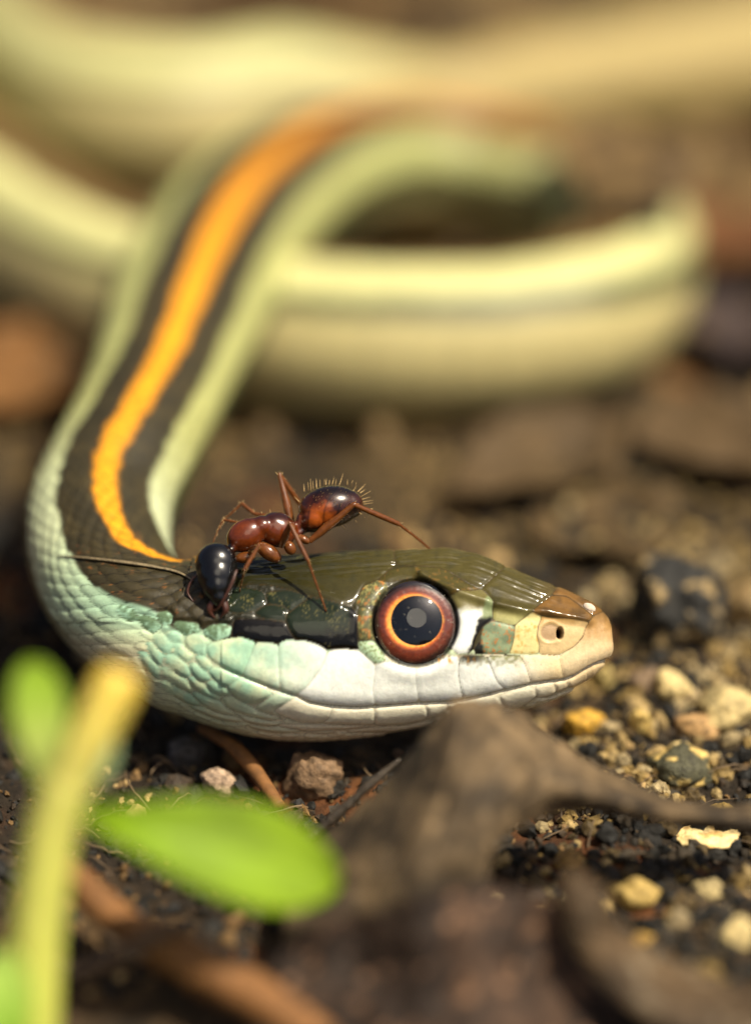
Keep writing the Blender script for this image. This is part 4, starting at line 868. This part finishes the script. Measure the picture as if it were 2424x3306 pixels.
for k, ((px, py, h), a, b, c, lab) in enumerate(far):
    q = surf_at(px, py, h); n = 24
    u, w = np.meshgrid(np.linspace(-1, 1, n), np.linspace(-1, 1, n), indexing='ij'); wd = np.clip(1 - np.abs(u) ** 1.6, 0.01, 1) ** .9 * (1 - .25 * u) * (1 + .35 * fbm(np.stack([u * 4, np.sign(w), u * 0 + k], -1), 75, 3))
    P = np.stack([u * a, w * b * wd * 1.6, .5 * np.abs(w) * b + .8 * fbm(np.stack([u * 1.8, w * 1.5, u * 0 + k], -1), 70 + k, 4)], -1)
    an = k * 1.3; Rz = np.array([[math.cos(an), math.sin(an), 0], [-math.sin(an), math.cos(an), 0], [0, 0, 1]]); P = P @ Rz
    i = np.arange(n - 1)[:, None] * n; j = np.arange(n - 1)[None]; f1 = np.stack([i + j, i + n + j, i + n + j + 1, i + j + 1], -1).reshape(-1, 4)
    v = np.concatenate([P.reshape(-1, 3) + [0, 0, .04], P.reshape(-1, 3) - [0, 0, .04]]); g = fbm(P * .9, 80 + k, 3).reshape(-1, 1); cc = np.clip(np.concatenate([c * (1 + .45 * g)] * 2), 0, 1)
    o = link('dead_leaf', new_mesh('dead_leaf', v, [np.vstack([f1, f1[:, ::-1] + n * n])], cc), M_dead, label=lab, category='dead leaf'); o.location = q

# ---- seedling in the foreground
plant = thing('seedling', V(70, 2400, -9), 'blurred pale green seedling at the lower left, with one long bright green leaf', 'plant')
M_stem = mat('green_stem', attr=True, rough=.45, sss=.3, sss_r=(.6, 1, .3), sss_s=.4, var=.12, nscale=2)
M_leaf = mat('green_leaf', attr=True, rough=.5, var=.12, nscale=2, backtrans=.35, spec=.3)
def stem(pts, rads, c0, c1):
    P = smooth_path([list(V(p[0], p[1], p[2] * .74)) + [r] for p, r in zip(pts, rads)], 20 * (len(pts) - 1)); v, f = tube(P[:, :3], P[:, 3], 20)
    n = len(P); t = np.repeat(np.linspace(0, 1, n), 20); t = np.concatenate([t, [0, 1]])[:, None]
    link('stem', new_mesh('stem', v, f, c0 * (1 - t) + c1 * t), M_stem, plant)
stem([(70, 2400, -9), (72, 2200, -9.6), (80, 2050, -10), (105, 1880, -10.4), (125, 1790, -10.6), (150, 1720, -10.8)], [.56, .55, .54, .52, .50, .46], srgb(196, 202, 92), srgb(204, 200, 104))
stem([(135, 1760, -10.7), (175, 1670, -10.9), (215, 1590, -10.9), (252, 1515, -10.8), (268, 1478, -10.7)], [.40, .42, .46, .48, .40], srgb(206, 204, 112), srgb(214, 178, 62))
def leaf(base, tip, width, c0, c1, bend=.5, nrm=None, side=None, name='leaf', prof=None):
    a, b = V(base[0], base[1], base[2] * .74), V(tip[0], tip[1], tip[2] * .74); L = (b - a); n = (nrm or BACK).normalized(); s = L.cross(n).normalized()
    nu, nw = 40, 15; u, w = np.meshgrid(np.linspace(0, 1, nu), np.linspace(-1, 1, nw), indexing='ij')
    wd = width * (np.sin(math.pi * np.clip(u, 0, 1) ** 1.15) ** .6 * (.45 + .75 * u) + .05)
    P = np.array(a[:]) + u[..., None] * np.array(L[:]) + (w * wd)[..., None] * np.array(s[:]) + (bend * np.sin(u * math.pi) + .18 * width * w * w - .04 * np.exp(-(w / .08) ** 2))[..., None] * np.array(n[:])
    du = np.gradient(P, axis=0); dv = np.gradient(P, axis=1); N = np.cross(du, dv); N /= np.linalg.norm(N, axis=2)[..., None] + 1e-9
    i = np.arange(nu - 1)[:, None] * nw; j = np.arange(nw - 1)[None]; f1 = np.stack([i + j, i + nw + j, i + nw + j + 1, i + j + 1], -1).reshape(-1, 4); K0 = nu * nw
    v = np.concatenate([(P + N * .04).reshape(-1, 3), (P - N * .04).reshape(-1, 3)])
    rim = np.concatenate([np.arange(0, nw - 1), np.arange(nw - 1, K0 - 1, nw), K0 - 1 - np.arange(0, nw - 1), np.arange(K0 - nw, 0, -nw)]); r2_ = np.roll(rim, -1)
    t = np.clip(sstep(.2, .9, u) + .2 * fbm(P * .7, 3, 2), 0, 1)[..., None]; cc = c0 * (1 - t) + c1 * t; vein = np.exp(-(w / .06) ** 2) + .5 * np.exp(-((((u * 9 + np.abs(w) * 2.2) % 1) - .5) / .1) ** 2); cc = cc * (1 + .22 * vein[..., None] + .3 * fbm(P * 1.1, 6, 3)[..., None])
    link(name, new_mesh(name, v, [np.vstack([f1, f1[:, ::-1] + K0, np.stack([rim, r2_, r2_ + K0, rim + K0], -1)])], np.clip(np.concatenate([cc.reshape(-1, 3)] * 2), 0, 1)), M_leaf, plant)
leaf((185, 1800, -10.4), (745, 1945, -8.6), 1.12, srgb(122, 154, 8), srgb(130, 160, 12), .25, nrm=BACK + UP * .5)
leaf((95, 1740, -10.4), (70, 1455, -10.6), .58, srgb(186, 200, 110), srgb(140, 172, 36), .3, nrm=BACK + RIGHT * .3)
leaf((140, 1790, -10.0), (245, 1610, -10.2), .45, srgb(176, 190, 120), srgb(170, 196, 158), .2, nrm=BACK - RIGHT * .3)
leaf((20, 2420, -10.6), (10, 2090, -10.9), .55, srgb(150, 196, 60), srgb(176, 204, 96), .2, nrm=BACK + UP * .2)

# ---- the photographer's round lens-mounted diffuser, seen only as the white disc mirrored in the eye
dirv = (RIGHT * .06 + UP * .27 + BACK * .96).normalized()
ctr = V(EX, EY, 0) + dirv * 92
z = -dirv; x = RIGHT - z * RIGHT.dot(z); x.normalize(); y = z.cross(x)
a = np.linspace(0, 2 * math.pi, 64, endpoint=False)
rimr = np.stack([np.cos(a), np.sin(a)], 1)
v = []
for zz in (0.0, -1.0): v += [(x * (25 * c0) + y * (25 * s0) + z * zz)[:] for c0, s0 in rimr]
v = np.array(v + [(0, 0, 0), (z * -1.0)[:]]); n = 64; jj = np.arange(n)
f = [np.stack([jj, (jj + 1) % n, n + (jj + 1) % n, n + jj], -1), np.vstack([np.stack([jj * 0 + 2 * n, (jj + 1) % n, jj], -1), np.stack([jj * 0 + 2 * n + 1, n + jj, n + (jj + 1) % n], -1)])]
md = bpy.data.materials.new('diffuser_cloth'); md.use_nodes = True; nt = md.node_tree; nt.nodes.clear()
out = nt.nodes.new('ShaderNodeOutputMaterial'); tr = nt.nodes.new('ShaderNodeBsdfTranslucent'); tr.inputs[0].default_value = (.95, .95, .95, 1); nt.links.new(tr.outputs[0], out.inputs['Surface'])
USE_DIFFUSER = True
if USE_DIFFUSER:
    # a single cloth layer with a thin rim
    o = link('light_diffuser', new_mesh('light_diffuser', v[:n].tolist() + [(0, 0, 0)], [np.stack([jj * 0 + n, jj, (jj + 1) % n], -1)]), md, label='round white cloth light diffuser standing behind the camera, mirrored in the eye', category='light diffuser'); o.location = ctr
